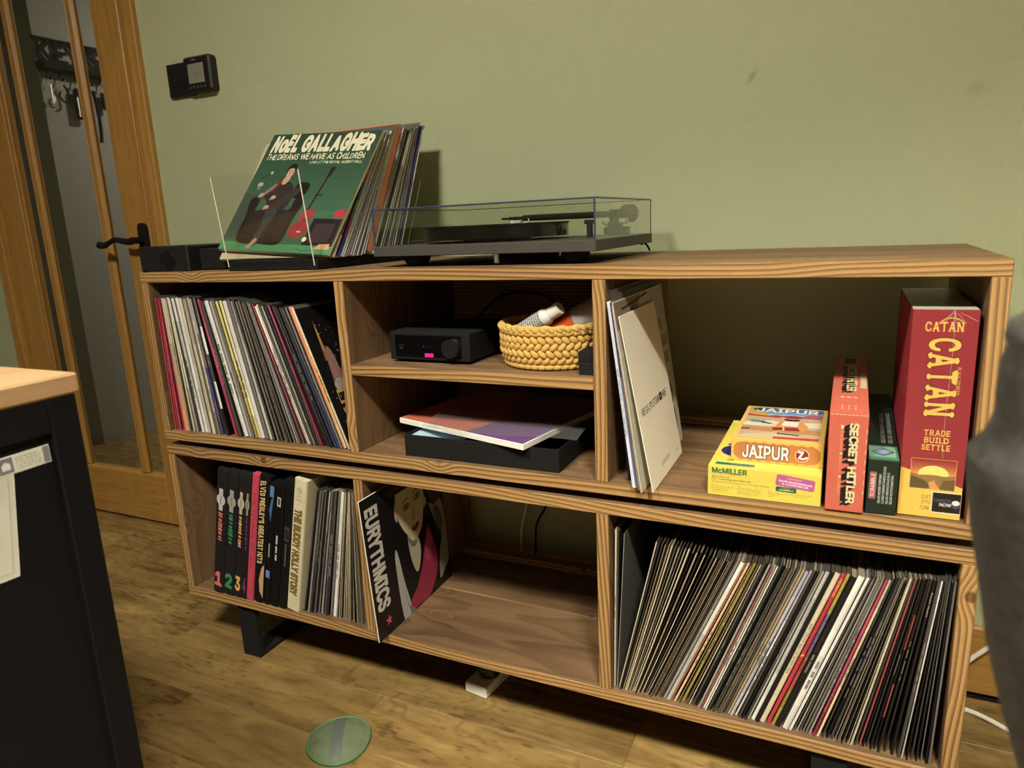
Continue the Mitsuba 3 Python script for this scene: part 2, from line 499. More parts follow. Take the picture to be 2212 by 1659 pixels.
plate = shapely.box(-0.632, 0.90, -0.592, 1.052).buffer(0.0).union(shapely.Point(-0.612, 1.052).buffer(0.020)).union(shapely.Point(-0.612, 0.90).buffer(0.020))
pm = trimesh.creation.extrude_polygon(plate, 0.01, engine='earcut')
pm = moved(pm, frame((0, DY, 0), ux3, uz3, -uy3))
obj('handle', cat(pm, tube([(-0.612, DY - 0.008, 1.018), (-0.612, DY - 0.05, 1.018)], 0.011), tube(spline([(-0.606, DY - 0.05, 1.018), (-0.65, DY - 0.052, 1.017), (-0.69, DY - 0.052, 1.022), (-0.72, DY - 0.05, 1.015), (-0.75, DY - 0.05, 1.006), (-0.772, DY - 0.05, 1.009)], 20),
    np.r_[np.linspace(0.011, 0.0075, 14), np.linspace(0.008, 0.012, 6)])), 'm_black_matt', 'door_1', smooth=40)
labels['door_1__handle'] = {'label': 'black iron lever handle on a long back plate'}
struct('trim_1', 'oak architrave on the right of the door')
arch = np.array([(-0.578, DY + 0.03), (-0.578, DY + 0.002), (-0.556, DY + 0.002), (-0.545, YW - 0.012), (-0.530, YW - 0.018), (-0.496, YW - 0.018), (-0.4927, YW - 0.014), (-0.4927, YW + 0.001), (-0.54, YW + 0.001), (-0.54, DY + 0.03)])
am = trimesh.creation.extrude_polygon(shapely.Polygon(arch).buffer(0), 2.11, engine='earcut')
scene['trim_1'] = mikit.ply(trimesh.Trimesh(am.vertices, am.faces, process=False), 'm_oak_z', uv=np.tile((0.3, 0.0), (len(am.vertices), 1)))
struct('trim_2', 'oak architrave on the left of the door')
am2 = cb(-1.40, -1.349, YW - 0.018, YW + 0.03, 0, 2.11, 0.004)
scene['trim_2'] = mikit.ply(am2, 'm_oak_z', uv=np.tile((0.7, 0.0), (len(am2.vertices), 1)))
struct('trim_3', 'oak architrave above the door')
am3 = cb(-1.40, -0.4927, YW - 0.016, YW + 0.03, 2.05, 2.12, 0.004)
scene['trim_3'] = mikit.ply(am3, 'm_oak_x', uv=np.tile((0.1, 0.0), (len(am3.vertices), 1)))

# ------------------------------------------------------------------ the two shelf units
t, WU, D = 0.023, 1.6574, 0.445
D1, D2 = 0.564, 1.0958
UZ0, UZ1 = 0.550, 0.945
LZ0, LZ1 = 0.1403, 0.5353
def board(unit, part, x0, x1, z0, z1, vert, y0=0.0, y1=D, planks=2):
    ys = np.linspace(y0, y1, planks + 1)
    for i in range(planks):
        m = cb(x0, x1, ys[i], ys[i + 1], z0, z1, 0.0012)
        obj('plank', m, 'm_wood_z' if vert else 'm_wood_x', unit + '__' + part, uv=(rnd.random(), (x0 + x1) / 2 if vert else (z0 + z1) / 2))
def unit(label, z0, z1, shelf):
    u = thing('shelf_unit', label, 'shelf unit', 'stacked pine shelf units')
    board(u, 'top_board', 0, WU, z1 - t, z1, False)
    board(u, 'bottom_board', 0, WU, z0, z0 + t, False)
    board(u, 'side_panel', 0, t, z0 + t, z1 - t, True)
    board(u, 'side_panel_001', WU - t, WU, z0 + t, z1 - t, True)
    board(u, 'divider', D1 - t / 2, D1 + t / 2, z0 + t, z1 - t, True)
    board(u, 'divider_001', D2 - t / 2, D2 + t / 2, z0 + t, z1 - t, True)
    if shelf:
        board(u, 'middle_shelf', D1 + t / 2, D2 - t / 2, 0.735, 0.757, False)
        obj('back_panel', cb(D1 + t / 2, D2 - t / 2, D - 0.02, D - 0.008, z0 + t, z1 - t, 0.001), 'm_wood_x', u, uv=(0.33, z1 - 0.1))
        obj('back_panel', cb(t, D1 - t / 2, D - 0.02, D - 0.008, z0 + t, z1 - t, 0.001), 'm_wood_x', u, uv=(0.13, z1 - 0.1))
    else:
        obj('back_panel', cb(t, D1 - t / 2, D - 0.02, D - 0.008, z0 + t, z1 - t, 0.001), 'm_wood_x', u, uv=(0.43, z1 - 0.1))
        obj('back_panel', cb(D2 + t / 2, WU - t, D - 0.02, D - 0.008, z0 + t, z1 - t, 0.001), 'm_wood_x', u, uv=(0.53, z1 - 0.1))
    for a, b in ((D1 + t / 2, D2 - t / 2), (D2 + t / 2, WU - t)):
        if not shelf and a > 1 or shelf and a < 1:
            continue
        obj('back_lip', cb(a, b, D - 0.05, D - 0.022, z0 + t, z0 + t + 0.02, 0.001), 'm_wood_x', u, uv=(0.77, z0 + t + 0.01))
    return u
U1 = unit('upper stained pine shelf unit holding the turntable on top', UZ0, UZ1, True)
labels[U1].pop('group')
U2 = unit('lower stained pine shelf unit standing on black steel legs', LZ0, LZ1, False)
labels[U2].pop('group')
for x in (0.10, 0.83, WU - 0.10):
    for yy in (0.06, D - 0.06):
        obj('spacer_pad', cb(x - 0.02, x + 0.02, yy - 0.02, yy + 0.02, LZ1, UZ0, 0.001), 'm_black_matt', U1)
for i, x0 in enumerate((0.150, WU - 0.150 - 0.055)):
    m = []
    for y0, y1, z0, z1 in ((0.012, 0.026, 0, LZ0), (D - 0.026, D - 0.012, 0, LZ0), (0.026, D - 0.026, 0, 0.010)):
        m.append(cb(x0, x0 + 0.055, y0, y1, z0, z1, 0.0008))
    obj('leg', cat(*m), 'm_black_matt', U2)

# ------------------------------------------------------------------ records
PAL = {'wh': ((232, 230, 222), 'white'), 'cr': ((220, 206, 170), 'cream'), 'gy': ((172, 168, 160), 'light grey'), 'mg': ((118, 112, 104), 'mid grey'), 'dg': ((74, 70, 66), 'dark grey'),
       'bk': ((26, 25, 25), 'black'), 'rd': ((196, 40, 58), 'red'), 'pk': ((206, 70, 110), 'pink'), 'ma': ((150, 34, 74), 'magenta'), 'ye': ((222, 204, 96), 'yellow'), 'mu': ((166, 146, 40), 'mustard'),
       'or': ((250, 150, 100), 'orange'), 'bl': ((46, 62, 150), 'blue'), 'li': ((196, 190, 220), 'lilac'), 'br': ((112, 88, 66), 'brown'), 'ta': ((176, 156, 120), 'tan'), 'ro': ((168, 74, 70), 'brick red'),
       'pe': ((244, 196, 150), 'peach'), 'gr': ((70, 140, 90), 'green'), 'pu': ((92, 80, 130), 'purple'), 'rs': ((178, 84, 62), 'rust'), 'na': ((40, 46, 84), 'navy'), 'du': ((150, 90, 84), 'dusty pink')}


def sleeve_mesh(S, Su, th, seq, face, edge, rr, wob=0.08):
    """a record sleeve in (n, d, u): spine along u at d = 0, rounded; seq: colours up the spine"""
    V, F, C = [], [], []
    def quad(a, b, c, d, col):
        k = len(V)
        V.extend([a, b, c, d]); F.extend([[k, k + 1, k + 2], [k, k + 2, k + 3]]); C.extend([col] * 4)
    K = max(6, len(seq) * 2)
    e = min(0.0016, th * 0.4)
    xs = [(0, e), (th * 0.3, 0), (th * 0.7, 0), (th, e)]
    for i in range(K):
        z0, z1 = Su * i / K, Su * (i + 1) / K
        q = (i + 0.5) / K * (len(seq) - 1)
        q = (np.array(seq[int(q)]) * (1 - q % 1) + np.array(seq[min(int(q) + 1, len(seq) - 1)]) * (q % 1)) if len(seq) <= 3 else np.array(seq[int(i / K * len(seq))])
        col = q * (1 + wob * rr.uniform(-1, 1))
        for (a, da), (b, db) in zip(xs[:-1], xs[1:]):
            quad((a, da, z0), (b, db, z0), (b, db, z1), (a, da, z1), col)
    quad((0, S, 0), (0, e, 0), (0, e, Su), (0, S, Su), face)
    quad((th, e, 0), (th, S, 0), (th, S, Su), (th, e, Su), face)
    quad((0, e, Su), (th, e, Su), (th, S, Su), (0, S, Su), edge)
    quad((0, S, 0), (th, S, 0), (th, e, 0), (0, e, 0), edge)
    quad((th, S, 0), (0, S, 0), (0, S, Su), (th, S, Su), edge)
    quad((0, e, Su), (th * 0.3, 0, Su), (th * 0.7, 0, Su), (th, e, Su), edge)
    quad((th, e, 0), (th * 0.7, 0, 0), (th * 0.3, 0, 0), (0, e, 0), edge)
    return np.array(V, float), np.array(F), np.array(C, float)


def film_mesh(S, Su, th, over, front):
    """the clear outer sleeve where it stands out beyond the card: a flap above and a fold in front"""
    m = th / 2
    a = [(m - 0.0006, -front, Su * 0.985), (m - 0.0006, S * 0.98, Su * 0.985), (m + 0.0008, S * 0.98, Su + over), (m + 0.0008, -front, Su + over)]
    return np.array(a), np.array([[0, 1, 2], [0, 2, 3]])


ORD = ['first', 'second', 'third', 'fourth', 'fifth', 'sixth', 'seventh', 'eighth', 'ninth', 'tenth', 'eleventh', 'twelfth', 'thirteenth', 'fourteenth', 'fifteenth', 'sixteenth', 'seventeenth', 'eighteenth', 'nineteenth', 'twentieth']
used_labels = set()


def marks(rr, Su, th, col, k):
    """tiny illegible spine print, as strokes"""
    P = Print()
    u = Su * rr.uniform(0.18, 0.45)
    for _ in range(k):
        n = rr.randint(3, 9)
        for _ in range(n):
            l = rr.uniform(0.0010, 0.0026)
            P.rect(th * 0.28, u, th * 0.72, u + l, col)
            u += l + 0.0011
        u += 0.006
        if u > Su * 0.85:
            break
    return P


def row_of_records(seg, z0, depth0, lean, place, group, seed, glossy, film=0.5, S=0.315, lm=()):
    """seg: list of (bottom x, top x, spec) anchors; spec lists the records that stand between this anchor and the next"""
    rr = random.Random(seed)
    recs = []
    for (a, b, spec), (a2, b2, _) in zip(seg[:-1], seg[1:]):
        items = spec.split()
        ws = []
        for it in items:
            ws.append(float(it.split(':')[1]) if ':' in it else 1.0)
        tot, acc = sum(ws), 0.0
        for it, w in zip(items, ws):
            f0, f1 = acc / tot, (acc + w) / tot
            acc += w
            recs.append((it.split(':')[0], a + (a2 - a) * f0, a + (a2 - a) * f1, b + (b2 - b) * f0, b + (b2 - b) * f1))
    names = []
    for i, (it, xb, xb2, xt, xt2) in enumerate(recs):
        codes = it.split('/')
        thin = codes[0].startswith('-')
        codes[0] = codes[0].lstrip('-')
        main = PAL[codes[0]]
        Su = S + rr.uniform(-0.002, 0.002)
        s = max(-0.6, min(0.6, (xt - xb) / Su))
        th_a = math.asin(s)
        c = math.cos(th_a)
        sb = max(-0.6, min(0.6, (xt2 - xb2) / S))
        cb_ = math.sqrt(1 - sb * sb)
        gap = min(xb2 - xb, xb2 + Su * c * sb / cb_ - (xb + Su * s)) * min(c, cb_)
        th = max(0.0009, gap * (0.66 if thin else 0.96) * (0.97 - abs(s * sb) if s < 0 else 0.91))
        th = min(th, 0.016)
        u = np.array([s, 0, c])
        n = np.array([c, 0, -s])
        dy = depth0 + rr.uniform(-0.004, 0.004)
        o = np.array([xb, dy, z0 + 0.0002]) + u * (th * s / c if s > 0 else 0)
        M = frame(o, n, uy3, u)
        seq = [LC(PAL[k][0]) for k in codes]
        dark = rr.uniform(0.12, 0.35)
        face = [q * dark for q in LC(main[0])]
        edge = L3((122, 114, 96)) if rr.random() < 0.4 else L3((62, 57, 50))
        wob = 0.1 if len(codes) == 1 else 0.22
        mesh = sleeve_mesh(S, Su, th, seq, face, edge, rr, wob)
        names.append(codes)
        key = unique('vinyl_record')
        mat = 'm_gloss' if glossy or rr.random() < 0.25 else 'm_card'
        has_film = rr.random() < film
        parts = []
        pk = key + '__sleeve'
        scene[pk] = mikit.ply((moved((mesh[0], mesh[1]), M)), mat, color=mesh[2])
        if has_film:
            fm = film_mesh(S, Su, th, rr.uniform(0.002, 0.007), rr.uniform(0.0, 0.0015))
            scene[key + '__outer_sleeve'] = mikit.ply(moved(fm, M), 'm_film')
        if rr.random() < 0.55 and th > 0.0028:
            lum = sum(seq[len(seq) // 2]) / 3
            P = marks(rr, Su, th, (82, 76, 70) if lum > 0.2 else (138, 133, 122), rr.randint(2, 5))
            scene[key + '__spine_title'] = mikit.ply(*(lambda q: ((q[0], q[1]), 'm_print'))(P.mesh(o + uy3 * -0.0002, n, u)), color=np.zeros((1, 3))) if False else None
            q = P.mesh(o, n, u, 0.0003)
            scene[key + '__spine_title'] = mikit.ply((q[0], q[1]), 'm_print', color=q[2])
        recs[i] = (key, codes, o, n, u, th, thin)
    # labels: colour, thickness and the count from the nearest landmark spine
    lms = {j: (full, short) for j, full, short in lm}
    for i, (key, codes, o, n, u, th, thin) in enumerate(recs):
        cn = ' and '.join(list(dict.fromkeys(PAL[k][1] for k in codes))[:2])
        kind = 'thin' if th < 0.0035 else 'thick' if th > 0.0075 else ''
        if i in lms:
            lab = f'{lms[i][0]}, {place}'
        else:
            j = min(lms, key=lambda q: abs(q - i))
            d = abs(i - j)
            side = 'right' if i > j else 'left'
            pos = f'{ORD[d - 1]} {side} of'
            lab = f'{kind} {cn} spined LP, {pos} the {lms[j][1]}, {place}'.strip()
            if len(lab.split()) > 16:
                lab = lab.split(' ', 1)[1] if kind else lab
            if len(lab.split()) > 16:
                lab = f'{PAL[codes[0]][1]} spined LP, {pos} the {lms[j][1]}, {place}'
        assert len(lab.split()) <= 16, lab
        labels[key] = {'label': lab, 'category': 'vinyl record', 'group': group}
    return recs


# left compartment of the upper unit (leans left)
seg = [(0.0250, 0.0245, 'ma rd'), (0.0334, 0.0318, 'rd/ma pk/rd rd/ma'), (0.0610, 0.0452, 'or/ta/cr'), (0.0747, 0.0587, 'ta/gy cr gy/wh'), (0.1131, 0.0748, 'wh/gy/wh wh'), (0.1319, 0.0977, 'gy/cr cr'),
       (0.1547, 0.1183, 'cr/gy mg/cr/gy pu/bl/mg/gy dg/mg/wh/pu'), (0.1972, 0.1483, 'bk/wh/dg/wh/mg'), (0.2192, 0.1569, 'rd/pk/pk dg'), (0.2466, 0.1766, 'wh:1.6 gy mg'), (0.2780, 0.2093, 'mu/ye/ye ye/wh/ye'), (0.2953, 0.2305, 'wh mg'),
       (0.3214, 0.2544, 'wh/gy -dg'), (0.3473, 0.2743, 'mg dg/mg mg dg/br dg mg'), (0.4006, 0.3097, 'gy mg du/pk/rd'), (0.4270, 0.3235, 'gy/wh cr dg mg/gy bk'), (0.4622, 0.3601, 'dg/bk ma/ma/pk bk bk/dg'), (0.4933, 0.3819, 'bk na/bk'),
       (0.5119, 0.4000, 'na/dg mg'), (0.5272, 0.4187, 'pe/or/or'), (0.5417, 0.4300, 'cr/ye/wh'), (0.5495, 0.4375, '')]
RU = row_of_records(seg, UZ0 + t, 0.012, -1, 'upper left compartment', 'records leaning in the upper left compartment', 11, True, 0.55,
                    lm=[(0, 'magenta spined LP against the left side panel', 'magenta spine'), (2, 'red spined LP near the left side panel', 'near red spine'), (18, 'LP with a vivid red spine beside a black and white patchwork spine', 'vivid red spine'), (24, 'LP with a yellow and white spine', 'yellow spine'), (44, 'LP with a bright magenta stripe spine', 'magenta stripe spine'), (51, 'LP with a peach and orange spine', 'orange spine')])
# the picture on the cover of the last one: night scene with a bright spire and a tram
k, codes, o, n, u, th, thin = RU[-1]
P = Print().rect(0, 0, 0.31, 0.31, (22, 19, 20))
prnd = random.Random(5)
P.poly([(0.05, 0.10), (0.075, 0.21), (0.095, 0.205), (0.20, 0.11), (0.20, 0.07)], (132, 92, 84)).poly([(0.06, 0.19), (0.075, 0.285), (0.09, 0.19)], (150, 104, 60))
P.ell(0.075, 0.24, 0.006, 0.03, (214, 160, 70)).ell(0.10, 0.17, 0.03, 0.05, (160, 116, 110)).rect(0.05, 0.075, 0.13, 0.125, (206, 160, 70)).rect(0.055, 0.10, 0.125, 0.118, (40, 34, 32)).rect(0.05, 0.085, 0.125, 0.094, (30, 26, 24))
P.ell(0.10, 0.135, 0.045, 0.014, (176, 160, 150)).rect(0.03, 0.02, 0.2, 0.06, (98, 72, 44))
for _ in range(46):
    x, y = prnd.uniform(0.02, 0.25), prnd.uniform(0.02, 0.27)
    P.ell(x, y, prnd.uniform(0.001, 0.004), prnd.uniform(0.001, 0.003), prnd.choice([(206, 160, 80), (150, 110, 60), (190, 170, 150)]))
P.layers[1:] = [(affinity.affine_transform(g_, [0.46, 0, 0, 1, 0.002, 0]), c__) for g_, c__ in P.layers[1:]]
# cover faces +x: text direction runs toward +y
q = P.mesh(o + n * (th + 0.0002) + uy3 * 0.003, uy3, u)
scene[k + '__cover_picture'] = mikit.ply((q[0], q[1]), 'm_print', color=q[2])
labels[k]['label'] = 'white spined LP with a dark city picture cover, rightmost in the upper left compartment'

# right compartment of the lower unit (leans right)
seg = [(1.1075, 1.1135, 'cr:1'), (1.1118, 1.1185, '-dg:1'), (1.1160, 1.1325, '-gy:1'), (1.1180, 1.1880, 'cr -dg bk/dg -ta ta cr -mg ta -mg -cr'), (1.1473, 1.2441, 'cr -bk ta bk -cr bk -mg'), (1.1716, 1.2900, 'ta -bk br -mg ta -bk -ta mg br -dg'), (1.2010, 1.3230, 'gy/mg gy/wh:1.3'),
       (1.2157, 1.3372, '-or pe:1.4 -ta'), (1.2334, 1.3489, 'mu/ye/mu:1.5 br -cr dg -bk'), (1.2639, 1.3734, 'gy du/ro/du wh/gy -wh dg -bk dg -mg br mg dg'), (1.3100, 1.4200, 'br/ta ta'), (1.3189, 1.4288, 'li/gy/li:1.5 wh/li dg bk bk/mg -wh'), (1.3540, 1.4580, 'wh/gy:1.1 bk'),
       (1.3677, 1.4712, 'cr:1'), (1.3787, 1.4806, 'rd:1.4 mu/ro/pu/mu:1'), (1.3930, 1.4940, 'bk'), (1.4046, 1.5038, 'wh'), (1.4153, 1.5157, 'wh:1.6 -mg gy/mg -mg mg/gy'), (1.4400, 1.5330, 'mg gy'), (1.4517, 1.5413, 'ma/pk/pk:1 pe/cr:1.2 -dg bk dg'), (1.4853, 1.5637, 'ta mg cr/dg/cr -bk ta bk -cr'),
       (1.5090, 1.5730, 'cr dg'), (1.5209, 1.5800, 'ro bk -dg bk bk/rs/bk/rs/bk'), (1.5480, 1.5960, 'bk bk/dg'), (1.5670, 1.6036, 'bk'), (1.5760, 1.6085, 'dg'), (1.5821, 1.6134, 'gy/wh:1 bk dg bk/dg -mg'), (1.6153, 1.6265, 'bk mg'), (1.6230, 1.6330, '')]
RL = row_of_records(seg, LZ0 + t, 0.012, 1, 'lower right compartment', 'records filling the lower right compartment', 23, False, 0.35,
                    lm=[(0, 'LP with a cream spine standing upright against the divider', 'upright cream spine'), (17, 'LP with a narrow cream edge among the fanned sleeves', 'fanned cream edge'), (35, 'LP with a mustard yellow spine', 'mustard spine'), (41, 'LP with a dusty pink and brick spine', 'dusty pink spine'), (53, 'LP with a lilac spine', 'lilac spine'), (62, 'thick LP with a plain red spine', 'red spine'), (73, 'LP with a magenta pink spine', 'magenta pink spine'), (87, 'LP with a brick red spine among black ones', 'brick red spine'), (96, 'LP with a pale grey spine between black ones', 'pale grey spine')])


def spine_text(rec, items, mat='m_print'):
    key, codes, o, n, u, th, thin = rec
    P = Print().rect(th * 0.2, 0.004, th * 0.8, 0.310, PAL[codes[0]][0])
    for s, u0, u1, col, hh in items:
        # reads from the top down, letter tops to the right
        P.text(s, th * (0.5 - hh / 2), 0.315 * u1, 0.315 * (u1 - u0), th * hh, col, rot=-90)
    q = P.mesh(o, n, u, 0.0003)
    scene[key + '__spine_title'] = mikit.ply((q[0], q[1]), mat, color=q[2])
spine_text(RL[61], [('BABY DRIVER', 0.56, 0.68, (40, 34, 30), 0.5), ('Music From The Motion Picture', 0.35, 0.55, (40, 34, 30), 0.55)])
spine_text(RL[62], [('THE BEATLES', 0.86, 0.97, (240, 214, 90), 0.5), ('1', 0.46, 0.49, (244, 200, 60), 0.7)])
spine_text(RL[64], [('KILLERS', 0.52, 0.62, (96, 36, 36), 0.55), ('REBEL DIAMONDS', 0.38, 0.50, (190, 184, 170), 0.4)])
spine_text(RL[66], [('Fleet Foxes', 0.52, 0.58, (150, 146, 138), 0.4), ('SHORE', 0.44, 0.50, (120, 116, 108), 0.45)] if False else [('I', 0.55, 0.551, (150, 146, 138), 0.4)])
spine_text(RL[90], [('DEPECHE MODE', 0.46, 0.58, (206, 190, 160), 0.4)])
spine_text(RL[94], [('Paolo Nutini', 0.80, 0.93, (220, 214, 196), 0.45)])

# lower left compartment: box sets, then thin records, all leaning right
def box_set(x0, x1, xt0, H, label, col, depth=0.33, y0=0.0, r=0.004, mat='m_card', cat_='box set', group=None, face=None):
    s = (xt0 - x0) / H
    c = math.sqrt(1 - s * s)
    th = (x1 - x0) * c * 0.95
    k = thing('record_box_set', label, cat_, group)
    o = np.array([x0, y0, LZ0 + t + th * max(s, 0) + 0.0002])
    n, u = np.array([c, 0, -s]), np.array([s, 0, c])
    m = rbox(0, th, 0, depth, 0, H, min(r, th * 0.3))
    obj('case', moved(m, frame(o, n, uy3, u)), mat, k, color=LC(col))
    return k, o, n, u, th
def stick(k, P, o, X, Y, name='spine_print', lift=0.0004, mat='m_print', bg=None):
    if bg is not None:
        P.layers.insert(0, (shapely.box(bg[0] * 0.12, 0.006, bg[0] * 0.88, 0.31), LC(bg[1])))
    q = P.mesh(o, X, Y, lift)
    scene[k + '__' + name] = mikit.ply((q[0], q[1]), mat, color=q[2])
HB = 0.332
bx = [0.0880, 0.1220, 0.1558, 0.1803, 0.1962]
bt = [0.1610, 0.1950, 0.2290, 0.2520]
numc = [(236, 120, 100), (50, 150, 96), (236, 176, 90), (124, 50, 90)]
circ = [(206, 204, 198), (170, 166, 150), (196, 188, 160), (160, 150, 118)]
for i in range(4):
    k, o, n, u, th = box_set(bx[i], bx[i + 1], bt[i], HB, f'black box set with a large {["salmon 1", "green 2", "amber 3", "plum 4"][i]} at the foot of its spine', (38, 34, 36), group=None)
    P = Print()
    cx = th * 0.5
    P.rect(cx - th * 0.2, HB * 0.68, cx + th * 0.2, HB * 0.855, circ[i]).ell(cx, HB * 0.765, min(th * 0.45, 0.0135), 0.0145, circ[i])
    P.rect(cx - 0.0015, HB * 0.735, cx + 0.0012, HB * 0.79, (128, 124, 118))
    rr = random.Random(40 + i)
    v = HB * 0.665
    while v > HB * 0.43:
        l = rr.uniform(0.004, 0.011)
        w = th * rr.uniform(0.16, 0.24)
        P.poly([(cx - w, v), (cx + w * 0.9, v - 0.001), (cx + w, v - l), (cx - w * 0.8, v - l + 0.0015)], numc[i])
        v -= l + rr.choice([0.0006, 0.0012, 0.003])
    P.text(str(i + 1), th * 0.14, HB * 0.06, th * 0.72, HB * 0.105, numc[i], bold=True, fat=0.05)
    stick(k, P, o, n, u, 'spine_print', bg=(th, (38, 34, 36)))
k, o, n, u, th = box_set(0.1962, 0.2175, 0.2700, 0.334, 'narrow bright pink box set between the plum 4 and the black gold-lettered spine', (216, 62, 92))
P = Print().text('THE LEGEND OF THE', th * 0.32, 0.29, 0.20, th * 0.36, (150, 34, 58), rot=-90)
stick(k, P, o, n, u, bg=(th, (216, 62, 92)))
k, o, n, u, th = box_set(0.2190, 0.2512, 0.2903, 0.332, 'black box set with gold hand lettering down its spine', (22, 20, 20), r=0.009)
P = Print().text("ELVIS PRESLEY'S GREATEST HITS", th * 0.26, 0.318, 0.215, th * 0.46, (214, 186, 120), rot=-90, slant=-0.25, bold=True, jitter=0.05, gap=-0.02, fat=0.06)
P.poly([(th * 0.98, 0.015), (th * 0.98, 0.108), (th * 0.7, 0.095), (th * 0.5, 0.06), (th * 0.62, 0.03)], (206, 164, 116))
stick(k, P, o, n, u, bg=(th, (22, 20, 20)))
k, o, n, u, th = box_set(0.2525, 0.2680, 0.3210, 0.318, 'slim black box set with two blue flashes on its spine', (20, 20, 22))
P = Print().rect(th * 0.1, 0.284, th * 0.9, 0.312, (92, 136, 190)).poly([(th * 0.1, 0.25), (th * 0.5, 0.28), (th * 0.9, 0.284), (th * 0.5, 0.22)], (70, 110, 170)).rect(th * 0.08, 0.073, th * 0.92, 0.093, (100, 140, 210))
P.rect(th * 0.4, 0.128, th * 0.66, 0.165, (170, 168, 164))
stick(k, P, o, n, u, bg=(th, (20, 20, 22)))
k, o, n, u, th = box_set(0.2700, 0.2960, 0.3380, 0.318, 'black box set with a small white label, left of the one with the grey shield', (18, 18, 20))
P = Print().rect(th * 0.3, 0.262, th * 0.75, 0.286, (186, 184, 178)).rect(th * 0.42, 0.266, th * 0.6, 0.282, (60, 58, 58))
rr = random.Random(9)
for v0, v1 in ((0.165, 0.188), (0.142, 0.16), (0.122, 0.138)):
    P.rect(th * 0.38, v0, th * 0.6, v1, (196, 192, 184))
stick(k, P, o, n, u, bg=(th, (18, 18, 20)))
k, o, n, u, th = box_set(0.2970, 0.3210, 0.3680, 0.332, 'black box set with a faint grey shield on its spine', (22, 21, 21))
P = Print().rect(th * 0.3, 0.178, th * 0.9, 0.215, (74, 70, 62), 0.003).rect(th * 0.42, 0.184, th * 0.6, 0.209, (28, 27, 26)).rect(th * 0.66, 0.184, th * 0.8, 0.209, (28, 27, 26)).rect(th * 0.45, 0.112, th * 0.68, 0.172, (84, 78, 68))
stick(k, P, o, n, u, bg=(th, (22, 21, 21)))
k, o, n, u, th = box_set(0.3224, 0.3600, 0.3930, 0.334, 'thick cream box set with olive block lettering', (222, 212, 172), r=0.006)
P = Print().text('THE BUDDY HOLLY STORY', th * 0.26, 0.262, 0.222, th * 0.5, (128, 106, 44), rot=-90, bold=True, fat=0.10)
P.ell(th * 0.5, 0.308, 0.0072, 0.0078, (150, 136, 84)).ell(th * 0.5, 0.308, 0.0058, 0.0064, (222, 212, 172)).text('9', th * 0.42, 0.304, th * 0.17, 0.008, (120, 104, 60))
P.text('WORLD', th * 0.3, 0.291, th * 0.4, 0.005, (120, 104, 60)).text('RECORDS', th * 0.24, 0.283, th * 0.52, 0.005, (120, 104, 60))
stick(k, P, o, n, u, bg=(th, (222, 212, 172)))
seg = [(0.3640, 0.4410, 'dg bk/dg gy/mg dg:0.8 bk/dg/mg dg/bk -mg'), (0.4010, 0.4720, 'mg/dg/gy gy/mg dg/pu/bk'), (0.4260, 0.4890, 'bk/dg mg'), (0.4440, 0.5040, 'wh:1'), (0.4560, 0.5140, 'ta/gy gy/cr ta/dg/ta cr/ta cr -ta gy ta cr'), (0.5080, 0.5360, 'mg br/ta -cr mg'), (0.5300, 0.5410, 'ta cr/br'), (0.5420, 0.5430, '')]
RLL = row_of_records(seg, LZ0 + t, 0.014, 1, 'lower left compartment', 'records beside the box sets', 31, False, 0.4, lm=[(0, 'LP with a dark spine touching the cream box set', 'cream box set'), (12, 'LP with a plain white spine', 'white spine')])

# the big sleeve leaning out of the middle compartment
k = thing('vinyl_record', 'LP with a black and white portrait cover and pink garment leaning on the lower divider', 'vinyl record')
yaw, tilt = math.radians(1.0), math.asin(0.0200 / 0.315)
d = np.array([-math.sin(yaw), math.cos(yaw), 0]); nh = np.array([math.cos(yaw), math.sin(yaw), 0])
u = nh * -math.sin(tilt) + uz3 * math.cos(tilt); n = nh * math.cos(tilt) + uz3 * math.sin(tilt)
o = np.array([0.6060, -0.034, LZ0 + t + 0.0012])
th = 0.0045
m = sleeve_mesh(0.315, 0.315, th, [L3((196, 190, 176))], L3((26, 25, 26)), L3((200, 196, 184)), random.Random(2), 0.02)
scene[k + '__sleeve'] = mikit.ply(moved((m[0], m[1]), frame(o, n, d, u)), 'm_card', color=m[2])
P = Print().rect(0.001, 0.001, 0.313, 0.313, (20, 19, 20))
S = 0.315
# a second face in shadow, upper right, with pale drapery
P.blob([(0.235, 0.305), (0.275, 0.312), (0.312, 0.305), (0.312, 0.23), (0.288, 0.205), (0.262, 0.222), (0.246, 0.258)], (74, 66, 60)).blob([(0.25, 0.31), (0.28, 0.314), (0.312, 0.312), (0.305, 0.284), (0.275, 0.29), (0.256, 0.28)], (26, 23, 24))
P.blob([(0.258, 0.258), (0.272, 0.262), (0.27, 0.246), (0.26, 0.244)], (50, 44, 42)).blob([(0.288, 0.262), (0.302, 0.264), (0.3, 0.25), (0.288, 0.248)], (50, 44, 42)).blob([(0.268, 0.224), (0.29, 0.226), (0.28, 0.218)], (58, 46, 44))
P.blob([(0.25, 0.215), (0.275, 0.205), (0.3, 0.21), (0.312, 0.18), (0.312, 0.06), (0.29, 0.035), (0.262, 0.02), (0.272, 0.08), (0.29, 0.12), (0.272, 0.16)], (150, 142, 122)).blob([(0.27, 0.20), (0.29, 0.19), (0.302, 0.15), (0.286, 0.13), (0.272, 0.165)], (96, 88, 78))
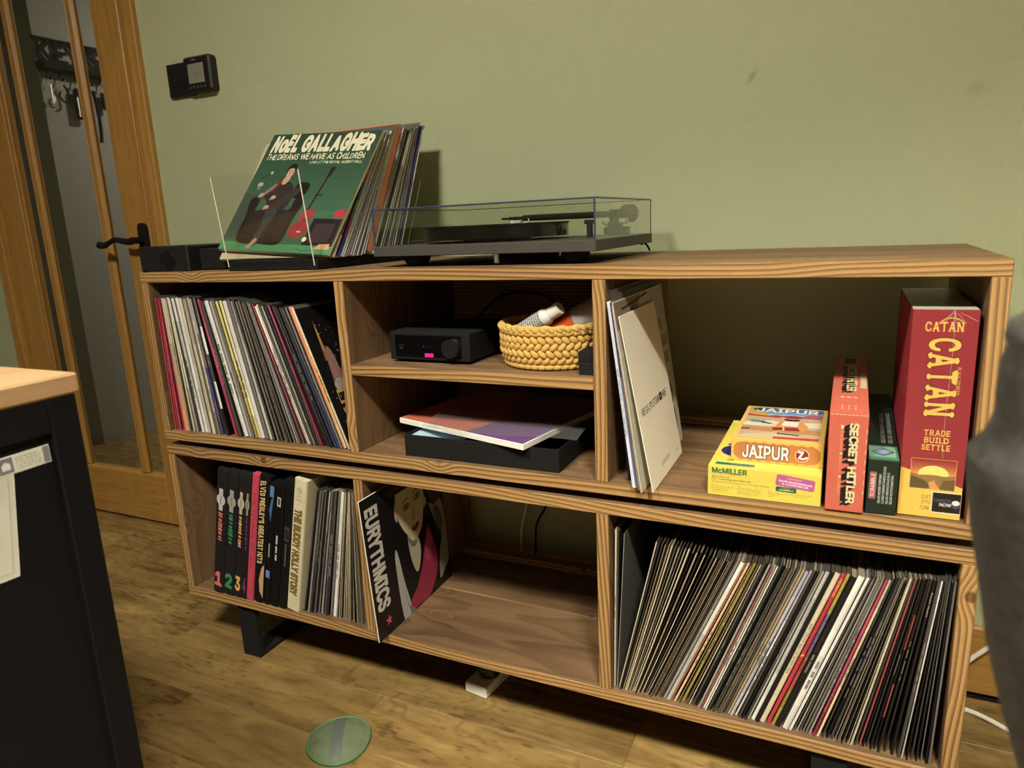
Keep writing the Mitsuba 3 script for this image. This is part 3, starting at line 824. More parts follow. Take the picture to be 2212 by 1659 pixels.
# the nearer face, neck and shoulder
P.blob([(0.127, 0.29), (0.152, 0.312), (0.205, 0.312), (0.228, 0.285), (0.236, 0.25), (0.228, 0.215), (0.212, 0.176), (0.190, 0.158), (0.170, 0.158), (0.152, 0.178), (0.138, 0.196), (0.124, 0.225), (0.121, 0.26)], (204, 194, 160))
P.blob([(0.152, 0.182), (0.168, 0.160), (0.190, 0.158), (0.196, 0.13), (0.186, 0.095), (0.170, 0.080), (0.156, 0.108), (0.150, 0.145)], (186, 174, 142)).blob([(0.150, 0.176), (0.166, 0.158), (0.184, 0.154), (0.176, 0.142), (0.158, 0.150)], (120, 108, 88))
P.blob([(0.120, 0.225), (0.127, 0.262), (0.121, 0.27), (0.113, 0.25), (0.113, 0.23)], (190, 178, 146)).blob([(0.135, 0.292), (0.150, 0.309), (0.200, 0.309), (0.216, 0.296), (0.19, 0.302), (0.16, 0.300)], (172, 160, 124))
for ex, ey, rr_ in ((0.160, 0.243, 8), (0.206, 0.252, 12)):
    P.ell(ex, ey, 0.0145, 0.0085, (150, 134, 108), rr_).ell(ex, ey, 0.010, 0.0048, (92, 80, 68), rr_).ell(ex, ey, 0.0068, 0.003, (214, 208, 190), rr_).ell(ex + 0.0004, ey, 0.0029, 0.0030, (40, 36, 36))
    P.line([(ex - 0.013, ey + 0.012), (ex - 0.003, ey + 0.0165), (ex + 0.012, ey + 0.0155)], 0.0028, (112, 92, 66))
P.blob([(0.183, 0.252), (0.187, 0.232), (0.194, 0.212), (0.186, 0.206), (0.176, 0.208), (0.180, 0.228)], (184, 170, 136)).line([(0.176, 0.206), (0.183, 0.204), (0.192, 0.208)], 0.0018, (120, 104, 82))
P.blob([(0.170, 0.184), (0.180, 0.191), (0.186, 0.189), (0.192, 0.193), (0.203, 0.190), (0.194, 0.179), (0.183, 0.176)], (156, 44, 54)).line([(0.171, 0.185), (0.186, 0.1855), (0.202, 0.190)], 0.0010, (96, 26, 34))
P.blob([(0.231, 0.232), (0.240, 0.238), (0.242, 0.222), (0.232, 0.214)], (184, 172, 138))
P.blob([(0.118, 0.003), (0.165, 0.003), (0.21, 0.003), (0.25, 0.04), (0.262, 0.085), (0.250, 0.13), (0.235, 0.165), (0.216, 0.135), (0.195, 0.09), (0.165, 0.05), (0.135, 0.03)], (166, 38, 74)).blob([(0.215, 0.12), (0.236, 0.16), (0.246, 0.125), (0.232, 0.085), (0.214, 0.09)], (190, 62, 98))
P.blob([(0.097, 0.003), (0.126, 0.003), (0.128, 0.03), (0.117, 0.08), (0.106, 0.15), (0.098, 0.165), (0.092, 0.13)], (184, 180, 172)).blob([(0.112, 0.06), (0.124, 0.02), (0.145, 0.003), (0.126, 0.003)], (122, 118, 112))
P.rect(0.0, 0.0, 0.084, 0.315, (22, 21, 22))
P.text('EURYTHMICS', 0.014, 0.292, 0.232, 0.040, (206, 202, 194), rot=-90, bold=True, fat=0.05)
star = [(0.043 + (0.0125 if i % 2 == 0 else 0.005) * math.sin(i * PI / 5), 0.030 + (0.0125 if i % 2 == 0 else 0.005) * math.cos(i * PI / 5)) for i in range(10)]
P.poly(star, (220, 70, 96))
P.rect(0.094, 0.284, 0.215, 0.312, (60, 22, 32)).rect(0.097, 0.287, 0.212, 0.309, (24, 20, 22)).text('greatest hits', 0.10, 0.291, 0.108, 0.014, (120, 34, 52))
stick(k, P, o + n * th, d, u, 'cover_print', 0.0004)

# ------------------------------------------------------------------ crate of records on top
CZ = UZ1
k = thing('record_stand', 'black record display stand with clear acrylic ends on the shelf unit', 'record stand')
obj('base', cat(cb(0.276, 0.515, 0.004, 0.345, CZ, CZ + 0.020, 0.0015)), 'm_black_matt', k)
def acrylic(name, x0, x1, yb, zb, yt, zt):
    q = np.array([(x0, yb, zb), (x1, yb, zb), (x1, yt, zt), (x0, yt, zt)])
    p = obj(name, (q, np.array([[0, 1, 2], [0, 2, 3]])), 'm_acrylic', k)
    for xx in (x0, x1):
        obj('polished_edge', tube([(xx, yb, zb), (xx, yt, zt)], 0.0014, 6), 'm_edge', p)
acrylic('front_panel', 0.279, 0.509, 0.0030, CZ + 0.0085, -0.016, 1.136)
acrylic('back_panel', 0.279, 0.509, 0.330, CZ + 0.020, 0.415, 1.13)
ca = [(0.0230, 0.2120, 'cr/ye/cr:1'), (0.0400, 0.2240, 'cr/br/or/ta/bk/ye:1'), (0.0545, 0.2340, 'bl/rd/gr/bl/rd/pu/bk'), (0.0640, 0.2450, 'wh/gy'), (0.0720, 0.2560, 'wh gy wh/bl/gy li wh gy/mg wh bl/wh wh li/wh'), (0.1494, 0.3053, 'or:1'), (0.1736, 0.3288, 'wh/bk mg/gy'), (0.1872, 0.3482, 'bk/dg wh gy/wh dg/gy wh li gy wh/bl'), (0.2600, 0.3960, 'bl/li/bl bl'), (0.2780, 0.4130, 'wh'), (0.2830, 0.4185, '')]
rr = random.Random(77)
crate = []
for (a, b, spec), (a2, b2, _) in zip(ca[:-1], ca[1:]):
    its = [q.split(':')[0] for q in spec.split()]
    for j, it in enumerate(its):
        f0, f1 = j / len(its), (j + 1) / len(its)
        crate.append((it, a + (a2 - a) * f0, a + (a2 - a) * f1, b + (b2 - b) * f0, b + (b2 - b) * f1))
for i, (it, y0, y1, yt0, yt1) in enumerate(crate):
    codes = it.split('/')
    key = unique('vinyl_record')
    s = (yt0 - y0) / 0.315
    c = math.sqrt(1 - s * s)
    u = np.array([0, s, c]); n = np.array([0, c, -s])
    roll = math.radians(-4.5 if i == 0 else rr.uniform(-0.8, 0.6))
    D_ = -ux3
    D_, u = D_ * math.cos(roll) - u * math.sin(roll), u * math.cos(roll) + D_ * math.sin(roll)
    sb = (yt1 - y1) / 0.315
    cb_ = math.sqrt(1 - sb * sb)
    th = max(0.001, min(y1 - y0, y1 + 0.315 * c * sb / cb_ - (y0 + 0.315 * s)) * min(c, cb_) * 0.96)
    o = np.array([0.524 + (0 if i == 0 else rr.uniform(0.0, 0.002)), y0, CZ + 0.0203]) + np.array([0, s, c]) * (th * s / c)
    o = o + np.array([0, s, c]) * (0.003 if i == 0 else 0.33 * max(0.0, math.sin(roll)))
    M = frame(o, n, D_, u)
    seq = [LC(PAL[q][0]) for q in codes]
    m = sleeve_mesh(0.315, 0.315, th, seq, [q * 0.8 for q in seq[0]], L3((210, 204, 186)), rr, 0.12 if len(codes) < 4 else 0.3)
    scene[key + '__sleeve'] = mikit.ply(moved((m[0], m[1]), M), 'm_gloss', color=m[2])
    if i > 1 and rr.random() < 0.8 or i == len(crate) - 1:
        scene[key + '__outer_sleeve'] = mikit.ply(moved(film_mesh(0.315, 0.315, th, rr.uniform(0.004, 0.010), 0.002), M), 'm_film')
    cn = ' and '.join(dict.fromkeys(PAL[q][1] for q in codes[:3]))
    if i == 0:
        lab = 'foremost LP in the display stand, green cover with a seated guitarist'
        k0, o0, n0, u0, d0 = key, o, n, u, D_
    elif it == 'or':
        lab = 'LP with a broad orange spine in the middle of the display stand'
    elif i == len(crate) - 1:
        lab = 'rearmost LP in the display stand, in a clear sleeve'
    else:
        io = [q[0] for q in crate].index('or')
        j = min((0, io, len(crate) - 1), key=lambda q: abs(q - i))
        dd = abs(i - j)
        lab = f'{cn} spined LP, {ORD[dd - 1]} {"behind" if i > j else "before"} the {["green", "orange", "rearmost"][(0, io, len(crate) - 1).index(j)]} in the display stand'
    labels[key] = {'label': lab, 'category': 'vinyl record', 'group': 'records in the display stand'}
# cover of the foremost record: origin lower left, x right
S = 0.315
P = Print()
for i in range(12):
    f = i / 11
    colr = np.array((46, 78, 60)) * (1 - f) + np.array((66, 118, 88)) * f if i < 8 else np.array((66, 118, 88)) * (1 - (f - 0.64) * 0.6)
    P.rect(0, S * (1 - (i + 1) / 12), S, S * (1 - i / 12), colr)
P.rect(0, 0, S, 0.020, (78, 148, 98)).rect(0, 0.020, S, 0.026, (58, 112, 78))
P.poly([(0, 0.03), (0.05, 0.03), (0.062, 0.14), (0, 0.15)], (66, 84, 74))
# armchair, seated figure, guitar, amplifier
nfig = len(P.layers)
P.blob([(0.046, 0.024), (0.13, 0.018), (0.205, 0.022), (0.214, 0.08), (0.224, 0.115), (0.212, 0.142), (0.19, 0.132), (0.178, 0.105), (0.07, 0.10), (0.062, 0.128), (0.044, 0.140), (0.027, 0.128), (0.036, 0.09)], (36, 30, 28)).blob([(0.06, 0.10), (0.18, 0.105), (0.19, 0.055), (0.06, 0.05)], (46, 38, 34))
for i in range(9):
    P.ell(0.054 + i * 0.0165, 0.036 + 0.0008 * i, 0.0012, 0.0012, (120, 104, 84))
P.blob([(0.178, 0.176), (0.219, 0.173), (0.209, 0.138), (0.172, 0.142)], (26, 22, 22))
P.blob([(0.062, 0.146), (0.085, 0.166), (0.108, 0.192), (0.128, 0.184), (0.150, 0.176), (0.168, 0.158), (0.172, 0.118), (0.14, 0.098), (0.10, 0.098), (0.088, 0.126)], (56, 46, 46)).blob([(0.082, 0.160), (0.112, 0.193), (0.122, 0.188), (0.108, 0.170), (0.090, 0.152)], (124, 48, 46)).blob([(0.050, 0.142), (0.072, 0.158), (0.094, 0.175), (0.098, 0.170), (0.078, 0.149), (0.056, 0.137)], (146, 124, 114))
P.blob([(0.104, 0.108), (0.130, 0.132), (0.182, 0.166), (0.193, 0.152), (0.165, 0.128), (0.124, 0.100)], (62, 54, 56)).blob([(0.102, 0.018), (0.122, 0.016), (0.132, 0.06), (0.145, 0.10), (0.120, 0.112), (0.104, 0.10), (0.108, 0.06)], (60, 62, 68)).blob([(0.090, 0.007), (0.104, 0.006), (0.114, 0.014), (0.121, 0.028), (0.110, 0.031), (0.100, 0.018)], (186, 142, 124))
P.blob([(0.112, 0.178), (0.121, 0.172), (0.132, 0.178), (0.136, 0.192), (0.117, 0.194)], (208, 160, 138)).blob([(0.1145, 0.208), (0.1165, 0.196), (0.124, 0.187), (0.133, 0.190), (0.139, 0.201), (0.139, 0.214), (0.128, 0.221), (0.118, 0.218)], (218, 170, 148)).blob([(0.111, 0.207), (0.113, 0.221), (0.124, 0.229), (0.138, 0.227), (0.144, 0.215), (0.141, 0.206), (0.137, 0.215), (0.126, 0.217), (0.117, 0.214), (0.115, 0.203)], (30, 25, 25))
P.line([(0.1195, 0.2105), (0.1245, 0.2115)], 0.0011, (70, 48, 42)).line([(0.1300, 0.2118), (0.1350, 0.2108)], 0.0011, (70, 48, 42)).ell(0.1225, 0.208, 0.0018, 0.0009, (50, 36, 34)).ell(0.1325, 0.208, 0.0018, 0.0009, (50, 36, 34)).line([(0.1278, 0.208), (0.1285, 0.202), (0.1268, 0.2015)], 0.0009, (180, 128, 110)).line([(0.1245, 0.1965), (0.1310, 0.1968)], 0.0012, (160, 96, 90))
for hx, hy, hr in ((0.058, 0.144, 30), (0.106, 0.138, 10), (0.097, 0.112, -20)):
    P.blob([(hx - 0.009, hy - 0.002), (hx - 0.004, hy + 0.005), (hx + 0.005, hy + 0.005), (hx + 0.010, hy), (hx + 0.003, hy - 0.005)], (204, 156, 134))
    for q in range(3):
        P.line([(hx - 0.006 + 0.003 * q, hy - 0.002), (hx - 0.010 + 0.003 * q, hy - 0.006)], 0.0020, (196, 148, 126))
P.layers[nfig:] = [(affinity.affine_transform(g_, [0.8, 0, 0, 1, 0.006, 0]), c__) for g_, c__ in P.layers[nfig:]]
P.line([(0.03, 0.19), (0.052, 0.204)], 0.0022, (40, 40, 40)).ell(0.052, 0.205, 0.004, 0.004, (196, 200, 196)).ell(0.034, 0.172, 0.008, 0.007, (186, 190, 180)).ell(0.034, 0.164, 0.006, 0.006, (130, 130, 124))
P.line([(0.203, 0.085), (0.222, 0.195)], 0.0050, (46, 34, 30)).poly([(0.217, 0.192), (0.227, 0.194), (0.233, 0.218), (0.22, 0.220)], (40, 34, 34)).line([(0.21, 0.145), (0.228, 0.146)], 0.003, (30, 26, 26))
P.ell(0.205, 0.058, 0.026, 0.022, (168, 32, 54), 20).ell(0.212, 0.092, 0.018, 0.016, (176, 40, 62), 20).poly([(0.193, 0.107), (0.19, 0.118), (0.201, 0.112)], (168, 32, 54)).poly([(0.226, 0.100), (0.233, 0.108), (0.222, 0.112)], (168, 32, 54)).rect(0.203, 0.05, 0.215, 0.054, (206, 190, 180)).rect(0.206, 0.078, 0.217, 0.083, (70, 56, 50))
P.poly([(0.232, 0.02), (0.312, 0.02), (0.312, 0.086), (0.236, 0.086)], (40, 30, 36)).poly([(0.244, 0.028), (0.298, 0.028), (0.30, 0.074), (0.247, 0.074)], (66, 52, 58)).poly([(0.286, 0.092), (0.30, 0.112), (0.313, 0.106), (0.312, 0.088)], (184, 40, 58)).ell(0.296, 0.098, 0.013, 0.010, (190, 44, 64))
P.poly([(0.268, 0.012), (0.31, 0.012), (0.306, 0.026), (0.28, 0.024)], (214, 160, 116)).ell(0.234, 0.034, 0.006, 0.006, (240, 238, 200)).line([(0.22, 0.012), (0.24, 0.006), (0.27, 0.010)], 0.001, (40, 60, 46))
P.text('NoEL GALLAGHER', 0.012, 0.266, 0.290, 0.040, (240, 232, 200), bold=True, jitter=0.10, seed=3, gap=-0.05, fat=0.07, slant=0.06)
P.text('THE DREAMS WE HAVE AS CHILDREN', 0.012, 0.2415, 0.284, 0.0155, (236, 230, 196), bold=True, jitter=0.14, seed=8, gap=-0.02)
P.text('LIVE AT THE ROYAL ALBERT HALL', 0.150, 0.2295, 0.146, 0.0068, (230, 226, 196), bold=True, jitter=0.08, seed=4)
stick(k0, P, o0 + d0 * 0.315, -d0, u0, 'cover_print', 0.0004, 'm_print')

# ------------------------------------------------------------------ turntable
k = thing('turntable', 'black turntable with a closed clear dust cover on the shelf unit', 'turntable')
TX0, TX1, TY0, TY1, TZ0, TZ1 = 0.633, 1.0825, 0.030, 0.400, 0.966, 0.985
obj('plinth', cb(TX0, TX1, TY0, TY1, TZ0, TZ1, 0.001), 'm_grey_plastic', k)
foot = [(0.0, 0), (0.018, 0), (0.025, 0.012), (0.026, 0.021), (0.0, 0.021)]
for x, y in ((0.703, 0.075), (1.030, 0.075), (0.875, 0.335)):
    obj('foot', moved(lathe(foot, 12), frame((x, y, CZ), ux3, uy3, uz3)), 'm_black_matt', k)
obj('motor_housing', cb(0.855, 0.945, 0.11, 0.20, 0.953, TZ0, 0.001), 'm_black_matt', k)
obj('bearing', moved(lathe([(0, 0), (0.006, 0), (0.006, 0.018), (0, 0.018)], 20), frame((0.880, 0.065, 0.9485), ux3, uy3, uz3)), 'm_chrome', k, smooth=40)
PX, PY = 0.808, 0.215
obj('sub_platter', moved(lathe([(0, 0), (0.07, 0), (0.07, 0.006), (0, 0.006)], 40), frame((PX, PY, TZ1), ux3, uy3, uz3)), 'm_black', k, smooth=40)
obj('platter', moved(lathe([(0, 0), (0.146, 0), (0.147, 0.001), (0.147, 0.0225), (0.146, 0.0235), (0, 0.0235)], 96), frame((PX, PY, TZ1 + 0.006), ux3, uy3, uz3)), 'm_black_gloss', k, smooth=40)
obj('mat', moved(lathe([(0, 0), (0.1485, 0), (0.1485, 0.003), (0, 0.003)], 96), frame((PX, PY, TZ1 + 0.0297), ux3, uy3, uz3)), 'm_black_matt', k, smooth=40)
pv, hd = np.array([1.030, 0.310, 1.0275]), np.array([0.903, 0.140, 1.0265])
dv = (hd - pv) / np.linalg.norm(hd - pv)
sd = np.cross(dv, uz3)
arm = k + '__tonearm'
obj('tonearm', tube([pv, pv + (hd - pv) * 0.86, hd], [0.0064, 0.0058, 0.0052], 16), 'm_black', k, smooth=50)
obj('headshell', moved(cb(-0.002, 0.032, -0.008, 0.008, -0.003, 0.003, 0.001), frame(hd - dv * 0.004, dv, -sd, uz3)), 'm_black', arm)
obj('cartridge', moved(cb(0.010, 0.028, -0.0075, 0.0075, -0.017, -0.003, 0.001), frame(hd, dv, -sd, uz3)), 'm_white', arm)
obj('finger_lift', tube([hd + dv * 0.026, hd + dv * 0.045], 0.0018, 8), 'm_black', arm)
for q in (-1, 1):
    obj('cartridge_lead', tube(spline([hd - dv * 0.004 + sd * 0.004 * q, hd - dv * 0.006 + sd * 0.011 * q + uz3 * -0.004, hd + dv * 0.004 + sd * 0.010 * q + uz3 * -0.009, hd + dv * 0.010 + sd * 0.004 * q + uz3 * -0.010], 10), 0.0008, 6), 'm_white', arm)
obj('counterweight', moved(lathe([(0, 0), (0.016, 0), (0.0175, 0.002), (0.0175, 0.022), (0.016, 0.024), (0, 0.024)], 36), frame(pv - dv * 0.022, np.cross(uz3, -dv), uz3, -dv)), 'm_grey_plastic', arm, smooth=40)
obj('rear_stub', tube([pv, pv - dv * 0.052], 0.0055, 14), 'm_grey_plastic', arm, smooth=50)
obj('bearing_yoke', cat(cb(pv[0] - 0.013, pv[0] + 0.013, pv[1] - 0.013, pv[1] + 0.013, TZ1, 1.012, 0.002), moved(lathe([(0, 0), (0.011, 0), (0.011, 0.026), (0, 0.026)], 24), frame((pv[0], pv[1], 1.010), ux3, uy3, uz3))), 'm_black', k, smooth=40)
obj('bias_dial', cat(cb(pv[0] + 0.012, pv[0] + 0.030, pv[1] - 0.02, pv[1] - 0.004, 1.008, 1.02, 0.002), tube([(pv[0] - 0.02, pv[1] - 0.02, 1.012), (pv[0] - 0.006, pv[1] - 0.035, 1.004)], 0.002, 8)), 'm_chrome', k)
obj('arm_rest', cat(cb(0.995, 1.005, 0.235, 0.245, TZ1, 1.010, 0.001), cb(0.990, 1.010, 0.236, 0.244, 1.010, 1.018, 0.001)), 'm_black', k)
for x in (0.70, 1.01):
    obj('hinge', cb(x - 0.025, x + 0.025, TY1 - 0.03, TY1 + 0.004, TZ1, TZ1 + 0.016, 0.002), 'm_black', k)
for yy in (0.345, 0.375):
    obj('screw', moved(lathe([(0, 0), (0.004, 0), (0.0035, 0.002), (0, 0.0025)], 16), frame((1.060, yy, TZ1), ux3, uy3, uz3)), 'm_chrome', k)
c0, c1, d0_, d1_, e0, e1 = TX0 + 0.003, TX1 - 0.002, TY0 + 0.003, TY1 - 0.003, TZ1 + 0.0005, 1.0535
V = np.array([(x, y, z) for x in (c0, c1) for y in (d0_, d1_) for z in (e0, e1)])
obj('dust_cover', (V, np.array([[0, 4, 5], [0, 5, 1], [4, 6, 7], [4, 7, 5], [6, 2, 3], [6, 3, 7], [2, 0, 1], [2, 1, 3], [1, 5, 7], [1, 7, 3]])), 'm_cover', k)
dc = k + '__dust_cover'
for a, b in ((1, 5), (5, 7), (7, 3), (3, 1), (0, 1), (4, 5), (6, 7)):
    obj('rim', tube([V[a], V[b]], 0.0017 if {a, b} in ({1, 5}, {5, 7}, {4, 5}, {0, 1}) else 0.0009, 6), 'm_cover_edge', dc)
obj('signal_cable', tube(spline([(1.06, 0.40, 0.962), (1.065, 0.418, 0.962), (1.068, 0.425, 0.955), (1.07, 0.43, 0.9475)], 12), 0.002, 8), 'm_black_matt', k)

# ------------------------------------------------------------------ small black box on the far left of the top
k = thing('speaker', 'low black box speaker with a round dial at the left end of the shelf top', 'speaker')
obj('cabinet', cb(-0.030, 0.128, 0.030, 0.20, CZ, CZ + 0.057, 0.003), 'm_black', k)
obj('side_pod', cb(0.128, 0.200, 0.062, 0.20, CZ, CZ + 0.048, 0.003), 'm_black_matt', k)
obj('dial', cat(moved(trimesh.creation.annulus(0.019, 0.022, 0.002, sections=40), frame((0.062, 0.0295, CZ + 0.024), ux3, uz3, -uy3)), moved(lathe([(0, 0), (0.015, 0), (0.014, 0.002), (0, 0.002)], 30), frame((0.062, 0.030, CZ + 0.024), ux3, uz3, -uy3))), 'm_black_gloss', k, smooth=40)

# ------------------------------------------------------------------ heating control on the wall
k = thing('thermostat', 'black wall thermostat with a grey screen beside the door', 'thermostat')
obj('switch_plate', cb(-0.3895, -0.286, YW - 0.012, YW, 1.423, 1.516, 0.003), 'm_black', k)
for i in range(3):
    obj('rocker_switch', cb(-0.375 + i * 0.026, -0.353 + i * 0.026, YW - 0.015, YW - 0.011, 1.452, 1.487, 0.002), 'm_black_matt', k)
u_ = obj('control_unit', cb(-0.299, -0.196, YW - 0.030, YW, 1.426, 1.521, 0.005), 'm_black', k)
P = Print().rect(0, 0, 0.062, 0.052, (142, 142, 128), 0.002).rect(0.003, 0.044, 0.059, 0.0445, (120, 120, 108)).text('20', 0.025, 0.017, 0.014, 0.014, (112, 112, 100)).rect(0.008, 0.010, 0.05, 0.0105, (120, 120, 108))
stick(u_, P, (-0.281, YW - 0.030, 1.449), ux3, uz3, 'screen', 0.0005)
for i in range(5):
    obj('button', moved(lathe([(0, 0), (0.004, 0), (0.0035, 0.0018), (0, 0.002)], 14), frame((-0.279 + i * 0.0145, YW - 0.030, 1.438), ux3, uz3, -uy3)), 'm_grey_plastic', u_)
P = Print().rect(0, 0, 0.016, 0.003, (120, 120, 116))
stick(u_, P, (-0.262, YW - 0.030, 1.509), ux3, uz3, 'badge', 0.0005)

# ------------------------------------------------------------------ amplifier, basket and small box on the middle shelf
MZ = 0.7573
k = thing('amplifier', 'small black amplifier with a round knob and pink display on the middle shelf', 'amplifier')
AX0, AX1, AY = 0.639, 0.821, 0.050
obj('case', cb(AX0, AX1, AY, 0.255, MZ + 0.005, 0.8180, 0.002), 'm_black_matt', k)
obj('front_panel', cb(AX0 + 0.014, AX1 - 0.016, AY - 0.0015, AY + 0.002, MZ + 0.011, 0.812, 0.0008), 'm_black_gloss', k)
obj('volume_knob', moved(lathe([(0, 0), (0.0185, 0), (0.0185, 0.010), (0.0172, 0.012), (0, 0.012)], 48), frame((0.7835, AY - 0.0015, 0.7885), ux3, uz3, -uy3)), 'm_black', k, smooth=40)
scene['m_pink_led'] = {'type': 'diffuse', 'reflectance': rgb((20, 5, 12))}
dq = np.array([(0.7215, AY - 0.0022, 0.7695), (0.7415, AY - 0.0022, 0.7695), (0.7415, AY - 0.0022, 0.7775), (0.7215, AY - 0.0022, 0.7775)])
obj('display', (dq, np.array([[0, 1, 2], [0, 2, 3]])), 'm_pink_led', k, emitter={'type': 'area', 'radiance': {'type': 'rgb', 'value': [0.55, 0.010, 0.13]}})
P = Print().text('CD', 0.011, 0.0018, 0.006, 0.0045, (255, 226, 240))
obj('indicator', cb(0.7192, 0.7206, AY - 0.0025, AY - 0.001, 0.7895, 0.7915, 0.0), 'm_pink_led', k, emitter={'type': 'area', 'radiance': {'type': 'rgb', 'value': [0.5, 0.01, 0.06]}})
for i in range(3):
    obj('source_mark', cb(0.7262 + i * 0.0065, 0.7274 + i * 0.0065, AY - 0.002, AY - 0.001, 0.7895, 0.7912, 0.0), 'm_grey_plastic', k)
obj('headphone_socket', moved(trimesh.creation.annulus(0.0032, 0.0048, 0.002, sections=24), frame((0.668, AY - 0.0015, 0.7885), ux3, uz3, -uy3)), 'm_chrome', k)
for x in (AX0 + 0.02, AX1 - 0.02):
    for y in (AY + 0.02, 0.235):
        obj('foot', moved(lathe([(0, 0), (0.008, 0), (0.008, 0.005), (0, 0.005)], 16), frame((x, y, MZ), ux3, uy3, uz3)), 'm_black_matt', k)
obj('cable', tube(spline([(0.70, 0.256, 0.79), (0.70, 0.30, 0.80), (0.73, 0.36, 0.85), (0.80, 0.385, 0.862), (0.86, 0.39, 0.84), (0.88, 0.39, 0.79)], 24), 0.0028, 8), 'm_black_matt', k)

k = thing('basket', 'round mustard crocheted basket holding bottles on the middle shelf', 'basket')
BX, BY, BR, BH = 0.966, 0.126, 0.106, 0.075
bead = trimesh.creation.icosphere(subdivisions=1, radius=1.0)
parts = []
rows = 6
for r in range(rows):
    z = MZ + 0.0065 + r * 0.0122
    rad = BR * (0.93 + 0.07 * min(1, r / 2.0))
    nb = 44
    flat = r in (0, rows - 1)
    for i in range(nb):
        a = 2 * PI * (i + 0.5 * (r % 2)) / nb
        er, ea = np.array([math.cos(a), math.sin(a), 0]), np.array([-math.sin(a), math.cos(a), 0])
        tl_ = (0.25 if flat else (0.75 if r % 2 else -0.75))
        X = ea * math.cos(tl_) + uz3 * math.sin(tl_)
        Y = np.cross(er, X)
        M = frame(np.array([BX, BY, z]) + er * (rad - 0.006), X * (0.0112 if flat else 0.0100), Y * 0.0058, er * 0.0062)
        parts.append(moved(bead, M))
inner = lathe([(0, 0.002), (BR * 0.93 - 0.006, 0.002), (BR - 0.0075, 0.02), (BR - 0.0075, BH - 0.005), (BR - 0.012, BH - 0.005), (BR - 0.012, 0.006), (0, 0.006)], 64)
parts.append(moved(inner, frame((BX, BY, MZ), ux3, uy3, uz3)))
obj('stitches', cat(*parts), 'm_cotton', k, smooth=True)
rim = [(BX + (BR - 0.006) * math.cos(a) , BY + (BR - 0.006) * math.sin(a), MZ + BH + 0.001 + 0.0012 * math.sin(a * 22)) for a in np.linspace(0, 2 * PI, 180)]
rim2 = [(BX + (BR - 0.004 + 0.0025 * math.sin(a * 44)) * math.cos(a), BY + (BR - 0.004 + 0.0025 * math.sin(a * 44)) * math.sin(a), MZ + BH - 0.001 + 0.003 * math.cos(a * 44)) for a in np.linspace(0, 2 * PI, 500)]
obj('rim', cat(tube(rim, 0.0055, 8), tube(rim2, 0.0042, 7)), 'm_cotton', k, smooth=True)

def bottle(k, part, prof, base, top, mat, **kw):
    a, b = np.asarray(base, float), np.asarray(top, float)
    w = (b - a) / np.linalg.norm(b - a)
    X = np.cross(w, uy3); X /= np.linalg.norm(X)
    return obj(part, moved(lathe(prof, 36), frame(a, X, np.cross(w, X), w)), mat, k, smooth=40, **kw), frame(a, X, np.cross(w, X), w)
k = thing('bottle', 'small white bottle with a printed grey label leaning in the mustard basket', 'bottle')
base, top = (0.906, 0.078, 0.811), (0.988, 0.068, 0.859)
_, Mb = bottle(k, 'body', [(0, 0), (0.0165, 0), (0.017, 0.002), (0.017, 0.078), (0.0125, 0.087), (0.010, 0.089), (0, 0.089)], base, top, 'm_white')
bottle(k, 'cap', [(0, 0.089), (0.0125, 0.089), (0.0125, 0.1105), (0.0115, 0.112), (0, 0.112)], base, top, 'm_white')
lv, lf, lc, at_ = [], [], [], 0
lab = lathe([(0.0172, 0.012), (0.0172, 0.074)], 36)
obj('label', moved(lab, Mb), pr_((176, 176, 172), 0.5), k, smooth=40)
rr = random.Random(12)
ls = []
for j in range(11):
    z = 0.02 + j * 0.005
    a = rr.uniform(0.0, 0.3)
    while a < 2 * PI:
        l = rr.uniform(0.06, 0.4)
        seg_ = np.linspace(a, a + l, 4)
        q = np.array([[0.0174 * math.cos(w), 0.0174 * math.sin(w), zz] for zz in (z, z + 0.0018) for w in seg_])
        ls.append(trimesh.Trimesh(q, [[i, i + 1, i + 5] for i in range(3)] + [[i, i + 5, i + 4] for i in range(3)], process=False))
        a += l + 0.09
obj('label_print', moved(cat(*ls), Mb), pr_((70, 72, 76), 0.6), k)
k = thing('bottle', 'clear spray bottle of amber cleaning fluid leaning in the mustard basket', 'bottle')
base, top = (0.966, 0.098, 0.806), (1.050, 0.104, 0.853)
scene['m_amber'] = {'type': 'twosided', 'b': {'type': 'principled', 'base_color': rgb((178, 66, 22)), 'roughness': 0.12, 'specular': 0.6, 'clearcoat': 1.0}}
scene['m_milky'] = pr_((152, 146, 146), 0.3)
_, Mb = bottle(k, 'fluid', [(0, 0), (0.0255, 0), (0.027, 0.003), (0.027, 0.064), (0, 0.064)], base, top, 'm_amber')
bottle(k, 'overcap', [(0, 0.0645), (0.0275, 0.0645), (0.0275, 0.070), (0.0255, 0.106), (0.023, 0.110), (0, 0.110)], base, top, 'm_milky')
k = thing('gift_box', 'small matt black box beside the basket at the right of the middle shelf', 'box')
obj('tray', cb(1.052, 1.084, 0.018, 0.07, MZ, MZ + 0.022, 0.0008), 'm_black', k)
obj('lid', cb(1.0515, 1.0842, 0.0175, 0.0705, MZ + 0.0222, MZ + 0.041, 0.0008), 'm_black_matt', k)

